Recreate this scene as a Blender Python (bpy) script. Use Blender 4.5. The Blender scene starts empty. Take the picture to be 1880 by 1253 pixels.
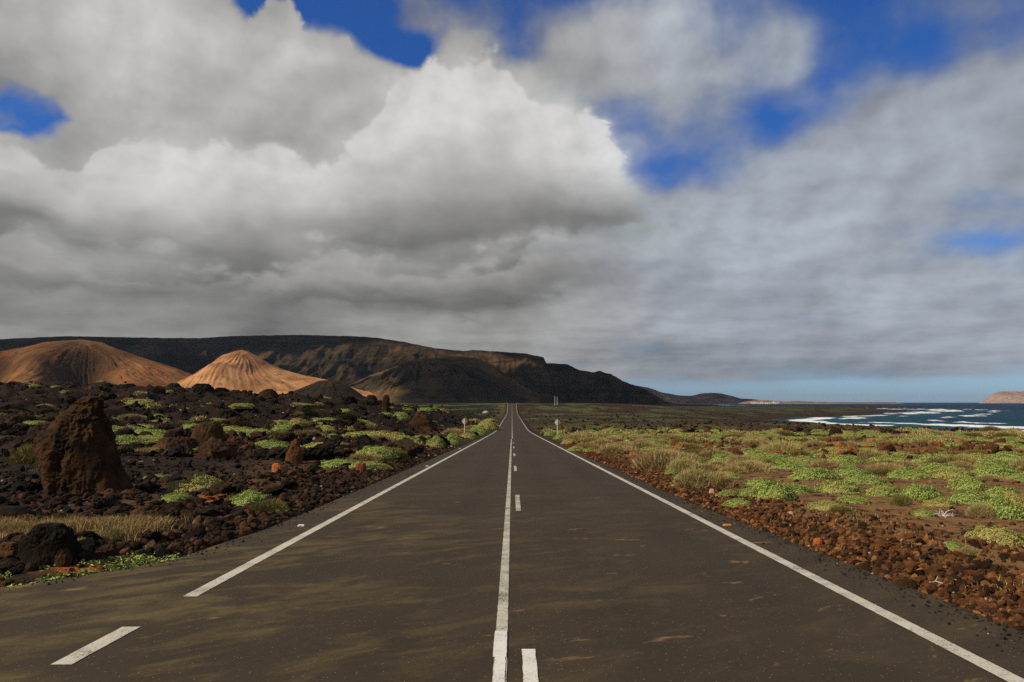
import bpy, bmesh, math, random
import numpy as np
from mathutils import Vector, Matrix

C = bpy.context
scene = C.scene
COL = scene.collection
R = math.radians
rnd = random.Random(7)
rng = np.random.default_rng(11)

# ------------------------------------------------------------------ camera
F_PX = 1462.0           # focal length in pixels of the 1880 wide photograph
CAM_Z = 1.70
PITCH = math.atan((739 - 626.5) / F_PX)
cam_d = bpy.data.cameras.new('camera')
cam_d.sensor_width = 36.0
cam_d.lens = F_PX / 1880 * 36.0
cam_d.clip_start = 0.1
cam_d.clip_end = 120000
cam = bpy.data.objects.new('camera', cam_d)
COL.objects.link(cam)
cam.location = (0, 0, CAM_Z)
cam.rotation_euler = (math.pi / 2 + PITCH, 0, 0)
scene.camera = cam


def px_dir(px, py):
    """world direction of a pixel of the 1880x1253 photograph"""
    x = (px - 940.0) / F_PX
    v = (626.5 - py) / F_PX
    c, s = math.cos(PITCH), math.sin(PITCH)
    d = np.array([x, c - v * s, s + v * c])
    return d / np.linalg.norm(d)


# ------------------------------------------------------------------ view / light settings
scene.view_settings.view_transform = 'Standard'
scene.view_settings.look = 'None'
scene.view_settings.exposure = 0.0
scene.view_settings.gamma = 1.0
scene.view_settings.use_curve_mapping = False
scene.cycles.use_denoising = False
scene.cycles.max_bounces = 5
scene.cycles.diffuse_bounces = 2
scene.cycles.glossy_bounces = 2
scene.cycles.transmission_bounces = 2
scene.cycles.transparent_max_bounces = 6
scene.cycles.volume_bounces = 0

SUN_EL, SUN_AZ = 37.0, -112.0           # azimuth clockwise from +Y: the sun stands on the left, a little behind
sd = Vector((math.sin(R(SUN_AZ)) * math.cos(R(SUN_EL)), math.cos(R(SUN_AZ)) * math.cos(R(SUN_EL)), math.sin(R(SUN_EL))))
sun_l = bpy.data.lights.new('sun', 'SUN')
sun_l.energy = 4.8
sun_l.angle = R(0.5)
sun_l.color = (1.0, 0.87, 0.66)
sun = bpy.data.objects.new('sun', sun_l)
COL.objects.link(sun)
sun.rotation_euler = sd.to_track_quat('Z', 'Y').to_euler()
sun.location = (-50, -20, 60)


def srgb(v):
    v = v / 255.0
    return v / 12.92 if v <= 0.04045 else ((v + 0.055) / 1.055) ** 2.4


# ------------------------------------------------------------------ node helper
class NT:
    def __init__(self, tree):
        self.t = tree
        self.n = tree.nodes
        self.l = tree.links

    def node(self, typ, **kw):
        n = self.n.new(typ)
        for k, v in kw.items():
            setattr(n, k, v)
        return n

    def put(self, sock, v):
        if isinstance(v, bpy.types.NodeSocket):
            self.l.new(v, sock)
        elif v is not None:
            sock.default_value = v

    def math(self, op, a, b=None, c=None, clamp=False):
        n = self.node('ShaderNodeMath', operation=op, use_clamp=clamp)
        for i, v in enumerate((a, b, c)):
            if v is not None:
                self.put(n.inputs[i], v)
        return n.outputs[0]

    def vmath(self, op, a, b=None, out=0):
        n = self.node('ShaderNodeVectorMath', operation=op)
        self.put(n.inputs[0], a)
        if b is not None:
            if op == 'SCALE':
                self.put(n.inputs[3], b)
            else:
                self.put(n.inputs[1], b)
        return n.outputs[out]

    def mapr(self, v, a, b, c=0.0, d=1.0, mode='SMOOTHSTEP'):
        n = self.node('ShaderNodeMapRange', interpolation_type=mode)
        for i, s in enumerate((v, a, b, c, d)):
            self.put(n.inputs[i], s)
        return n.outputs[0]

    def noise(self, vec, scale, detail=4, rough=0.55, dist=0.0, dim='3D', out=0, lac=2.0):
        n = self.node('ShaderNodeTexNoise', noise_dimensions=dim)
        if vec is not None:
            self.put(n.inputs['Vector'], vec)
        n.inputs['Scale'].default_value = scale
        n.inputs['Detail'].default_value = detail
        n.inputs['Roughness'].default_value = rough
        n.inputs['Lacunarity'].default_value = lac
        n.inputs['Distortion'].default_value = dist
        return n.outputs[out]

    def voro(self, vec, scale, feature='F1', out='Distance', rand=1.0):
        n = self.node('ShaderNodeTexVoronoi', feature=feature)
        self.put(n.inputs['Vector'], vec)
        n.inputs['Scale'].default_value = scale
        n.inputs['Randomness'].default_value = rand
        return n.outputs[out]

    def mix(self, f, a, b, blend='MIX'):
        n = self.node('ShaderNodeMix', data_type='RGBA', blend_type=blend)
        self.put(n.inputs[0], f)
        for i, v in ((6, a), (7, b)):
            if isinstance(v, (tuple, list)) and len(v) == 3:
                v = (*v, 1.0)
            self.put(n.inputs[i], v)
        return n.outputs[2]

    def fmix(self, f, a, b):
        n = self.node('ShaderNodeMix', data_type='FLOAT')
        self.put(n.inputs[0], f)
        self.put(n.inputs[2], a)
        self.put(n.inputs[3], b)
        return n.outputs[0]

    def xyz(self, x, y, z):
        n = self.node('ShaderNodeCombineXYZ')
        for i, v in enumerate((x, y, z)):
            self.put(n.inputs[i], v)
        return n.outputs[0]

    def sep(self, v):
        n = self.node('ShaderNodeSeparateXYZ')
        self.put(n.inputs[0], v)
        return n.outputs

    def attr(self, name, out='Fac'):
        n = self.node('ShaderNodeAttribute', attribute_name=name)
        return n.outputs[out]

    def pos(self):
        return self.node('ShaderNodeNewGeometry').outputs['Position']


def material(name):
    m = bpy.data.materials.new(name)
    m.use_nodes = True
    t = NT(m.node_tree)
    b = m.node_tree.nodes['Principled BSDF']
    b.inputs['Roughness'].default_value = 0.9
    b.inputs['Specular IOR Level'].default_value = 0.2
    return m, t, b


# ------------------------------------------------------------------ sky (Nishita air, procedural clouds by direction)
world = bpy.data.worlds.new('World')
scene.world = world
world.use_nodes = True
W = NT(world.node_tree)
bg = world.node_tree.nodes['Background']
SKY_STRENGTH = 0.1
bg.inputs['Strength'].default_value = SKY_STRENGTH

CX = [i * 94 for i in range(21)]
SKY_ROWS = [    # photograph row: 21 pairs of cloud grey, cloud cover
    (-60, '175,.9 180,.9 185,1 188,1 180,.8 150,.1 130,.05 120,.3 125,.5 125,.5 130,.4 140,.3 150,.5 160,.6 140,.5 130,.3 120,.2 115,.2 115,.5 118,.6 118,.5'),
    (0, '165,.9 172,.75 188,1 190,1 184,.9 150,.02 165,.08 120,.30 130,.5 125,.5 130,.4 145,.3 155,.5 168,.75 145,.5 130,.4 125,.2 115,.15 112,.45 118,.6 115,.45'),
    (50, '172,1 180,.85 202,1 200,1 192,1 172,.75 195,.85 140,.08 130,.5 150,.6 130,.4 155,.6 168,.9 170,.9 150,.65 152,.8 130,.4 125,.3 115,.2 118,.6 118,.55'),
    (100, '165,1 178,1 195,1 198,1 192,1 182,1 182,1 165,.5 130,.0 168,.9 150,.55 150,.7 168,.95 163,.95 152,.85 152,.8 130,.42 132,.5 118,.2 122,.55 125,.55'),
    (150, '140,.6 165,.9 186,1 188,1 180,1 172,1 176,1 172,.95 205,1 208,1 192,.95 152,.75 155,.85 156,.88 150,.85 145,.7 135,.4 148,.82 140,.5 140,.78 152,.95'),
    (200, '130,.02 140,.15 165,1 175,1 166,1 165,1 170,1 174,1 208,1 204,1 198,1 192,.85 135,.35 150,.72 140,.6 120,.02 145,.6 146,.9 150,.9 152,.95 148,1'),
    (250, '186,.85 150,.6 164,1 186,1 176,1 165,1 160,1 178,1 207,1 200,1 192,1 202,1 165,.45 145,.6 130,.35 130,.35 150,.85 150,.95 150,.95 160,1 142,1'),
    (300, '190,1 175,1 176,1 206,1 196,1 194,1 174,1 190,1 198,1 188,1 178,1 192,1 208,1 140,.25 140,.55 150,.78 155,.95 150,.97 150,.97 152,1 138,.95'),
    (350, '165,1 162,1 190,1 212,1 191,1 188,1 192,1 188,1 180,1 164,1 148,1 152,1 172,1 152,.9 155,.97 157,1 156,1 150,1 145,.95 140,.72 142,.85'),
    (400, '115,1 122,1 172,1 186,1 174,1 170,1 168,1 164,1 154,1 138,1 122,1 112,1 126,1 160,1 160,1 161,1 158,1 150,1 145,.92 140,.88 140,.88'),
    (450, '128,1 158,1 142,1 150,1 140,1 120,1 166,1 126,1 110,1 122,1 162,1 168,1 150,1 168,1 160,1 166,1 160,1 150,1 148,.88 145,.52 148,.68'),
    (500, '140,1 152,1 150,1 138,1 112,1 110,1 152,1 166,1 162,1 150,1 122,1 128,1 130,1 150,1 162,1 158,1 150,.95 150,.85 152,.9 152,.92 165,1'),
    (550, '122,1 136,1 130,1 118,1 118,1 124,1 130,1 124,1 106,1 102,1 104,1 150,1 156,1 150,1 146,1 138,1 140,.85 160,.85 156,.9 150,.9 150,.9'),
    (600, '146,1 144,1 140,1 146,1 140,1 108,1 118,1 150,1 150,1 150,1 156,1 160,1 155,1 155,1 150,.97 150,.97 146,.95 155,.95 150,.95 152,.95 152,.95'),
    (650, '150,1 150,1 150,1 150,1 150,1 140,1 140,1 150,1 150,1 150,1 155,1 155,1 150,.97 140,.95 136,.95 138,.95 136,.95 140,.97 142,.97 142,.97 142,.95'),
    (688, '150,.8 150,.8 150,.8 150,.8 150,.8 150,.8 150,.8 150,.8 150,.8 150,.8 150,.8 150,.8 140,.75 128,.7 126,.75 128,.7 124,.85 132,.85 140,.8 142,.7 142,.6'),
    (708, '150,.3 150,.3 150,.3 150,.3 150,.3 150,.3 150,.3 150,.3 150,.3 150,.3 150,.3 150,.3 140,.2 135,.25 135,.25 135,.2 130,.15 140,.2 140,.15 140,.1 140,.1'),
    (745, '150,.3 150,.3 150,.3 150,.3 150,.3 150,.3 150,.3 150,.3 150,.3 150,.3 150,.3 150,.3 140,.1 135,.15 135,.1 135,.1 130,.1 140,.1 140,.1 140,.1 140,.1'),
]
ROWY = np.array([r[0] for r in SKY_ROWS], float)
TAB = np.array([[[float(q) for q in p.split(',')] for p in r[1].split()] for r in SKY_ROWS])


def smooth_cols(T):
    return T


def sky_sample(px, py):
    j = np.clip(np.interp(py, ROWY, np.arange(len(ROWY))), 0, len(ROWY) - 1.0001)
    i = np.clip(px / 94.0, 0, 19.9999)
    j0, i0 = int(j), int(i)
    fj, fi = j - j0, i - i0
    fi = fi * fi * (3 - 2 * fi)
    fj = fj * fj * (3 - 2 * fj)
    a = TAB[j0, i0] * (1 - fi) + TAB[j0, i0 + 1] * fi
    b = TAB[j0 + 1, i0] * (1 - fi) + TAB[j0 + 1, i0 + 1] * fi
    return a * (1 - fj) + b * fj


AZ_MAX = R(36.0)
NCOL = 63
EL_ROWS = [0.0, 0.5, 1.1, 1.7, 2.4, 3.4, 4.6, 5.9, 7.2, 8.6, 10.0, 11.5, 13.0, 14.5, 16.0, 17.6, 19.2, 20.8, 22.4, 24.2, 26.0, 28.0]


def dir_px(az, el):
    d = np.array([math.sin(az) * math.cos(el), math.cos(az) * math.cos(el), math.sin(el)])
    c, s = math.cos(PITCH), math.sin(PITCH)
    fwd = d[1] * c + d[2] * s
    up = -d[1] * s + d[2] * c
    return 940 + F_PX * d[0] / fwd, 626.5 - F_PX * up / fwd


dirv = W.node('ShaderNodeTexCoord').outputs['Generated']
dirv = W.vmath('NORMALIZE', dirv)
dx, dy, dz = W.sep(dirv)[:3]
az = W.math('ARCTAN2', dx, dy)
el = W.math('ARCSINE', dz)
# banding coordinate: clouds foreshorten towards the horizon
elp = W.math('MAXIMUM', el, 0.0)
vv = W.math('MULTIPLY', W.math('LOGARITHM', W.math('ADD', elp, 0.14), math.e), 0.62)
uvw = W.xyz(az, vv, 0.0)
warp = W.noise(uvw, 4.0, detail=3, rough=0.45, out=1, dim='2D')
warp2 = W.noise(uvw, 15.0, detail=3, rough=0.5, out=1, dim='2D')
wx, wy, wz = W.sep(W.vmath('SUBTRACT', warp, (0.5, 0.5, 0.5)))[:3]
w2x, w2y, w2z = W.sep(W.vmath('SUBTRACT', warp2, (0.5, 0.5, 0.5)))[:3]
stretch = W.mapr(el, 0.0, 0.30, 0.22, 1.0)
azw = W.math('ADD', az, W.math('ADD', W.math('MULTIPLY', wx, 0.06), W.math('MULTIPLY', w2x, 0.022)))
elw = W.math('ADD', el, W.math('MULTIPLY', W.math('ADD', W.math('MULTIPLY', wy, 0.045), W.math('MULTIPLY', w2y, 0.022)), stretch))
# mirrored repetition outside the photographed quarter of the sky
azn = W.math('PINGPONG', W.math('ADD', azw, AZ_MAX), 2 * AZ_MAX)
ua = W.math('DIVIDE', azn, AZ_MAX)            # 0..2
ub = W.math('SUBTRACT', ua, 1.0)
half = W.math('GREATER_THAN', ua, 1.0)


def cloud_rgb(g, px):
    lin = srgb(g)
    t = min(1.0, max(0.0, (px - 950) / 400.0))
    warm, cool = (1.01, 1.0, 0.965), (1.10, 1.22, 1.40)
    return [lin * (warm[k] * (1 - t) + cool[k] * t) for k in range(3)]


colr, covr = None, None
for r_i, eld in enumerate(EL_ROWS):
    ramps = []
    for h in range(2):
        n = W.node('ShaderNodeValToRGB')
        cr = n.color_ramp
        cr.interpolation = 'B_SPLINE'
        for k in range(32):
            a = -AZ_MAX + AZ_MAX * (h + k / 31.0)
            px, py = dir_px(a, R(eld))
            g, c = sky_sample(px, py)
            e = cr.elements[0] if k == 0 else (cr.elements[-1] if k == 31 else cr.elements.new(k / 31.0))
            e.color = (*cloud_rgb(g, px), c)
        W.put(n.inputs[0], ua if h == 0 else ub)
        ramps.append(n)
    col = W.mix(half, ramps[0].outputs[0], ramps[1].outputs[0])
    cov = W.fmix(half, ramps[0].outputs[1], ramps[1].outputs[1])
    if colr is None:
        colr, covr = col, cov
    else:
        f = W.mapr(elw, R(EL_ROWS[r_i - 1]), R(eld), mode='LINEAR')
        colr = W.mix(f, colr, col)
        covr = W.fmix(f, covr, cov)

pw = W.xyz(azw, W.math('MULTIPLY', W.math('LOGARITHM', W.math('ADD', W.math('MAXIMUM', elw, 0.0), 0.20), math.e), 0.66), 0.0)
fb = W.noise(uvw, 6.5, detail=8, rough=0.52, dim='2D')
fb2 = W.noise(W.vmath('ADD', uvw, (0.016, -0.018, 0.0)), 6.5, detail=6, rough=0.50, dim='2D')


def puffs(vec, scale):
    n = W.node('ShaderNodeTexVoronoi', feature='SMOOTH_F1', normalize=True, voronoi_dimensions='2D')
    W.put(n.inputs['Vector'], vec)
    n.inputs['Scale'].default_value = scale
    n.inputs['Detail'].default_value = 4.5
    n.inputs['Roughness'].default_value = 0.5
    n.inputs['Smoothness'].default_value = 0.6
    return n.outputs['Distance']


bil = puffs(pw, 13.0)
bil2 = puffs(W.vmath('ADD', pw, (0.014, -0.018, 0.0)), 13.0)
streak = W.noise(W.xyz(W.math('MULTIPLY', az, 0.55), W.math('MULTIPLY', vv, 2.4), 0.7), 7.0, detail=5, rough=0.5, dist=0.2, dim='2D')
low = W.mapr(el, 0.05, 0.17, 1.0, 0.0)
puff = W.math('MULTIPLY', bil, 0.30)
ns = W.math('ADD', W.math('MULTIPLY', W.math('SUBTRACT', fb, 0.5), 0.55), W.math('MULTIPLY', W.math('SUBTRACT', 0.07, puff), 0.9))
ns = W.math('ADD', ns, W.math('MULTIPLY', W.math('MULTIPLY', W.math('SUBTRACT', streak, 0.5), 0.5), low))
# crisp towers of the big cumulus on the left, soft sheets on the right
soft = W.mapr(az, -0.08, 0.20)
ns = W.math('MULTIPLY', ns, W.fmix(soft, 1.0, 1.5))
cover = W.mapr(W.math('ADD', covr, ns), W.fmix(soft, 0.34, 0.12), W.fmix(soft, 0.66, 0.86))
relief = W.math('MULTIPLY', W.math('SUBTRACT', fb, fb2), 0.75)
relief = W.math('ADD', relief, W.math('MULTIPLY', W.math('SUBTRACT', bil2, bil), 0.42))
relief = W.math('ADD', relief, W.math('MULTIPLY', W.math('SUBTRACT', fb, 0.5), 0.22))
relief = W.math('ADD', relief, W.math('MULTIPLY', W.math('MULTIPLY', W.math('SUBTRACT', streak, 0.5), 0.7), low))
relief = W.math('MULTIPLY', relief, W.fmix(soft, 1.0, 1.15))
gain = W.mapr(relief, -0.6, 0.6, 0.4, 1.6, mode='LINEAR')
edge_n = W.math('ADD', W.math('MULTIPLY', W.math('SUBTRACT', 0.10, puff), 0.62), W.math('MULTIPLY', W.math('SUBTRACT', fb, 0.5), 0.15))
axis01 = W.math('DIVIDE', azn, 2 * AZ_MAX)


def curve(pts):
    """elevation (radians) over azimuth, from points of the photographed skyline of a cloud"""
    n = W.node('ShaderNodeFloatCurve')
    cv = n.mapping.curves[0]
    P = []
    for (px, py) in pts:
        d = px_dir(px, py)
        P.append(((math.atan2(d[0], d[1]) + AZ_MAX) / (2 * AZ_MAX), max(0.0, math.asin(d[2])) / 0.7))
    P.sort()
    P = [(0.0, P[0][1])] + [q for q in P if 0.001 < q[0] < 0.999] + [(1.0, P[-1][1])]
    cv.points[0].location = P[0]
    cv.points[1].location = P[-1]
    for q in P[1:-1]:
        cv.points.new(*q)
    n.mapping.update()
    W.put(n.inputs['Value'], axis01)
    return W.math('MULTIPLY', n.outputs[0], 0.7)


def ramp(v, stops):
    n = W.node('ShaderNodeValToRGB')
    cr = n.color_ramp
    cr.interpolation = 'B_SPLINE' if len(stops) > 3 else 'EASE'
    for k, (p, c) in enumerate(stops):
        e = cr.elements[0] if k == 0 else (cr.elements[-1] if k == len(stops) - 1 else cr.elements.new(p))
        e.position = p
        if not isinstance(c, tuple):
            c = (srgb(c) * 1.02, srgb(c), srgb(c) * 0.97)
        e.color = (*c, 1)
    W.put(n.inputs[0], v)
    return n.outputs[0]


def layer(top, bot, wt, wb, amp, amp_b):
    t_ = W.math('SUBTRACT', W.math('ADD', curve(top), W.math('MULTIPLY', edge_n, amp)), el)
    b0 = curve(bot)
    b_ = W.math('SUBTRACT', el, W.math('ADD', b0, W.math('MULTIPLY', edge_n, amp_b)))
    mask = W.math('MULTIPLY', W.mapr(t_, 0.0, wt), W.mapr(b_, 0.0, wb))
    rel = W.math('DIVIDE', b_, W.math('MAXIMUM', W.math('ADD', t_, b_), 0.01), clamp=True)
    return mask, rel


# the grey tower at the upper left keeps the colours of the table but has its own crisp edge
m1, r1 = layer([(-60, -90), (60, -60), (300, -50), (380, -12), (430, 30), (470, 52), (492, 14), (520, 2), (546, 28), (590, 60), (640, 100), (672, 130), (702, 158), (716, 190), (730, 260), (760, 500), (1000, 700), (1900, 735)],
               [(-60, 222), (50, 226), (105, 236), (140, 275), (190, 330), (700, 330), (1900, 735)], 0.013, 0.05, 0.55, 0.5)
cover = W.math('MAXIMUM', cover, m1)
cloudc = colr
# low rolls behind the big cumulus
m3, r3 = layer([(-60, 440), (60, 440), (200, 500), (420, 520), (500, 490), (560, 450), (600, 446), (660, 472), (740, 486), (840, 480), (960, 455), (1040, 440), (1110, 470), (1160, 520), (1200, 600), (1300, 690), (1900, 735)],
               [(-60, 545), (200, 552), (420, 560), (620, 575), (760, 582), (900, 585), (1010, 572), (1060, 530), (1120, 520), (1200, 640), (1300, 720), (1900, 745)], 0.02, 0.022, 0.5, 0.35)
c3 = ramp(r3, [(0.0, 92), (0.22, 112), (0.5, 142), (0.8, 166), (1.0, 172)])
m3 = W.math('MULTIPLY', m3, W.mapr(az, 0.04, 0.12, 1.0, 0.0))
cloudc = W.mix(W.math('MULTIPLY', m3, 0.8), cloudc, c3)
# soft bank in the middle of the right half
m6, r6 = layer([(-60, 735), (900, 600), (960, 440), (1030, 425), (1080, 440), (1150, 402), (1200, 400), (1240, 420), (1290, 440), (1330, 432), (1380, 452), (1420, 460), (1480, 478), (1560, 500), (1660, 560), (1900, 735)],
               [(-60, 745), (900, 610), (960, 500), (1200, 500), (1500, 520), (1660, 575), (1900, 745)], 0.022, 0.05, 0.5, 0.4)
c6 = ramp(r6, [(0.0, (0.23, 0.265, 0.29)), (0.5, (0.30, 0.335, 0.35)), (1.0, (0.375, 0.40, 0.385))])
cloudc = W.mix(W.math('MULTIPLY', m6, 0.75), cloudc, c6)
# the big cumulus: bright billowing head, dark flat base
m2, r2 = layer([(-60, 220), (0, 228), (40, 246), (80, 268), (120, 296), (150, 306), (200, 262), (240, 240), (290, 262), (340, 268), (400, 240), (450, 262), (500, 282), (560, 288), (620, 280), (655, 240), (688, 190), (712, 152), (740, 128),
                (790, 106), (830, 96), (880, 88), (915, 104), (950, 130), (985, 164), (1020, 184), (1060, 205), (1110, 236), (1150, 264), (1178, 290), (1195, 318), (1215, 345), (1240, 400), (1270, 600), (1900, 735)],
               [(-60, 420), (60, 425), (200, 470), (350, 500), (500, 515), (600, 462), (680, 462), (760, 474), (840, 472), (920, 462), (1000, 442), (1060, 434), (1110, 440), (1150, 432), (1185, 424), (1215, 416), (1240, 440), (1270, 610), (1900, 745)],
               0.013, 0.020, 0.5, 0.4)
c2 = ramp(r2, [(0.0, 106), (0.12, 118), (0.30, 152), (0.50, 195), (0.75, 217), (1.0, 222)])
c2 = W.mix(0.35, c2, colr)
m2 = W.math('MULTIPLY', m2, W.mapr(az, -0.30, -0.12, 0.72, 0.97))
m2 = W.math('MULTIPLY', m2, W.mapr(W.math('ADD', azw, W.math('MULTIPLY', edge_n, -0.35)), 0.146, 0.172, 1.0, 0.0))
cloudc = W.mix(m2, cloudc, c2)
cover = W.math('MAXIMUM', cover, W.math('MAXIMUM', m2, W.math('MULTIPLY', m3, 0.9)))
cloudc = W.vmath('SCALE', cloudc, W.math('MULTIPLY', gain, 1.0 / SKY_STRENGTH))

sky = W.node('ShaderNodeTexSky')
sky.sky_type = 'NISHITA'
sky.sun_disc = False
sky.sun_elevation = R(SUN_EL)
sky.sun_rotation = R(SUN_AZ)
sky.air_density = 1.0
sky.dust_density = 0.4
sky.ozone_density = 3.0
airtint = W.mix(W.mapr(el, 0.0, 0.26), (0.46, 0.66, 1.05), (0.22, 0.50, 1.0))
air = W.mix(1.0, sky.outputs[0], airtint, 'MULTIPLY')
final = W.mix(cover, air, cloudc)
below = W.mapr(el, -0.06, -0.005)
final = W.mix(below, (0.5, 0.5, 0.5, 1), final)
W.put(bg.inputs['Color'], final)


# ------------------------------------------------------------------ numpy noise
_perm = np.arange(256)
np.random.default_rng(3).shuffle(_perm)
_perm = np.concatenate([_perm, _perm, _perm])
_ga = np.random.default_rng(4).uniform(0, 2 * np.pi, 256)
_gx, _gy = np.cos(_ga), np.sin(_ga)
_g3 = np.random.default_rng(5).normal(size=(256, 3))
_g3 /= np.linalg.norm(_g3, axis=1)[:, None]


def pn2(x, y):
    x0 = np.floor(x).astype(np.int64)
    y0 = np.floor(y).astype(np.int64)
    fx, fy = x - x0, y - y0
    x0 &= 255
    y0 &= 255
    u = fx * fx * fx * (fx * (fx * 6 - 15) + 10)
    v = fy * fy * fy * (fy * (fy * 6 - 15) + 10)

    def g(ix, iy, ax, ay):
        h = _perm[_perm[ix] + iy] & 255
        return _gx[h] * ax + _gy[h] * ay
    x1, y1 = (x0 + 1) & 255, (y0 + 1) & 255
    a = g(x0, y0, fx, fy)
    b = g(x1, y0, fx - 1, fy)
    c = g(x0, y1, fx, fy - 1)
    d = g(x1, y1, fx - 1, fy - 1)
    return ((a + u * (b - a)) * (1 - v) + (c + u * (d - c)) * v) * 1.5


def fbm2(x, y, octv=4, gain=0.5, seed=0.0):
    x = np.asarray(x, float) + seed * 17.3
    y = np.asarray(y, float) + seed * 31.7
    s, a, n = 0, 1.0, 0
    for o in range(octv):
        s = s + a * pn2(x, y)
        n += a
        a *= gain
        x = x * 2.03 + 5.1
        y = y * 2.03 + 9.7
    return s / n


def ridge2(x, y, octv=4, gain=0.5, seed=0.0):
    x = np.asarray(x, float) + seed * 17.3
    y = np.asarray(y, float) + seed * 31.7
    s, a, n = 0, 1.0, 0
    for o in range(octv):
        s = s + a * (1 - np.abs(pn2(x, y)) * 2)
        n += a
        a *= gain
        x = x * 2.03 + 5.1
        y = y * 2.03 + 9.7
    return s / n


def pn3(p):
    i = np.floor(p).astype(np.int64)
    f = p - i
    i &= 255
    u = f * f * f * (f * (f * 6 - 15) + 10)
    r = 0
    for dx_ in (0, 1):
        for dy_ in (0, 1):
            for dz_ in (0, 1):
                h = _perm[_perm[_perm[(i[..., 0] + dx_) & 255] + ((i[..., 1] + dy_) & 255)] + ((i[..., 2] + dz_) & 255)] & 255
                d = f - np.array([dx_, dy_, dz_])
                w = (u[..., 0] if dx_ else 1 - u[..., 0]) * (u[..., 1] if dy_ else 1 - u[..., 1]) * (u[..., 2] if dz_ else 1 - u[..., 2])
                r = r + w * np.sum(_g3[h] * d, axis=-1)
    return r * 1.5


def fbm3(p, octv=4, gain=0.5, ridged=False):
    p = np.asarray(p, float)
    s, a, n = 0, 1.0, 0
    for o in range(octv):
        v = pn3(p)
        s = s + a * ((1 - 2 * np.abs(v)) if ridged else v)
        n += a
        a *= gain
        p = p * 2.03 + 7.7
    return s / n


def sstep(a, b, x):
    t = np.clip((x - a) / (b - a), 0, 1)
    return t * t * (3 - 2 * t)


# ------------------------------------------------------------------ mesh helpers
def make_mesh(name, V, F, attrs=None, smooth=False):
    V = np.ascontiguousarray(V, np.float32).reshape(-1, 3)
    F = np.ascontiguousarray(F, np.int32)
    k = F.shape[1]
    me = bpy.data.meshes.new(name)
    me.vertices.add(len(V))
    me.vertices.foreach_set('co', V.ravel())
    me.loops.add(F.size)
    me.loops.foreach_set('vertex_index', F.ravel())
    me.polygons.add(len(F))
    me.polygons.foreach_set('loop_start', np.arange(0, F.size, k, dtype=np.int32))
    me.polygons.foreach_set('loop_total', np.full(len(F), k, np.int32))
    me.polygons.foreach_set('use_smooth', np.full(len(F), smooth, bool))
    me.update(calc_edges=True)
    for an, av in (attrs or {}).items():
        at = me.attributes.new(an, 'FLOAT', 'POINT')
        at.data.foreach_set('value', np.ascontiguousarray(av, np.float32).ravel())
    return me


def link(name, me, mat=None, parent=None, loc=None):
    o = bpy.data.objects.new(name, me)
    if mat is not None and me is not None and not me.materials:
        me.materials.append(mat)
    COL.objects.link(o)
    if loc is not None:
        o.location = loc
    if parent is not None:
        o.parent = parent
    return o


def tag(o, label, cat, group=None):
    o['label'] = label
    o['category'] = cat
    if group:
        o['group'] = group
    return o


def structure(o):
    o['kind'] = 'structure'
    return o


def grid_faces(nr, nc):
    i = np.arange(nr - 1)[:, None] * nc + np.arange(nc - 1)[None, :]
    return np.stack([i, i + 1, i + nc + 1, i + nc], -1).reshape(-1, 4)


# ------------------------------------------------------------------ the lie of the land
SEA_Z = -9.0
ROAD_Y = np.array([-60, 0, 60, 100, 136, 150, 167, 200, 283, 400, 470, 500, 540, 590, 621, 645, 680, 760, 1000, 2600])
ROAD_Z = np.array([1.6, 0, -1.56, -2.6, -3.5, -3.80, -4.1, -4.35, -4.65, -5.2, -5.5, -5.4, -4.2, -1.3, 0.5, 1.0, 0.6, -1.5, -2.0, 0.0])
_yk = np.arange(-60, 2600.1, 1.0)
_zk = np.interp(_yk, ROAD_Y, ROAD_Z)
for _ in range(3):
    _k = np.ones(9) / 9
    _zk[6:-6] = np.convolve(_zk, _k, 'same')[6:-6]


def road_z(y):
    return np.interp(y, _yk, _zk)


EDGE_L = (np.array([-40, 2.0, 5.0, 8.3, 10.0, 13.3, 30, 60, 700]), np.array([-14.0, -11.0, -8.2, -5.35, -4.25, -3.95, -3.85, -3.75, -3.7]))
EDGE_R = (np.array([-40, 7.5, 10, 16, 40, 700]), np.array([4.2, 4.15, 4.08, 3.85, 3.75, 3.7]))


def edge_l(y):
    return np.interp(y, *EDGE_L)


def edge_r(y):
    return np.interp(y, *EDGE_R)


COAST = np.array([(420, -900), (300, -300), (235, 0), (205, 120), (190, 200), (178, 270), (163, 340), (154, 400), (160, 455), (182, 515),
                  (228, 575), (280, 640), (340, 730), (420, 850), (512, 980), (575, 1150), (600, 1360), (519, 1650), (600, 2100), (680, 2600), (800, 3200),
                  (1100, 4200), (1700, 6500)], float)


def coast_sd(x, y):
    """signed distance to the coast line, positive over the sea"""
    x = np.asarray(x, float)
    y = np.asarray(y, float)
    best = np.full(x.shape, 1e9)
    cx = np.interp(y, COAST[:, 1], COAST[:, 0])
    for (a, b) in zip(COAST[:-1], COAST[1:]):
        d = b - a
        t = np.clip(((x - a[0]) * d[0] + (y - a[1]) * d[1]) / (d @ d), 0, 1)
        best = np.minimum(best, np.hypot(x - a[0] - t * d[0], y - a[1] - t * d[1]))
    sd_ = np.where(x > cx, best, -best)
    amp = np.clip(np.hypot(x, y) / 40, 2, 26)
    return sd_ + amp * fbm2(x / 45, y / 45, 4, 0.55, 3)


MOUND_A = np.array([-3.0, -0.9, -0.643, -0.5, -0.37, -0.26, -0.205, -0.11, -0.05, -0.02])
MOUND_Z = np.array([5.6, 5.2, 4.2, 3.8, 2.8, 1.9, 1.0, -0.5, -2.3, -3.4])


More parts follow.
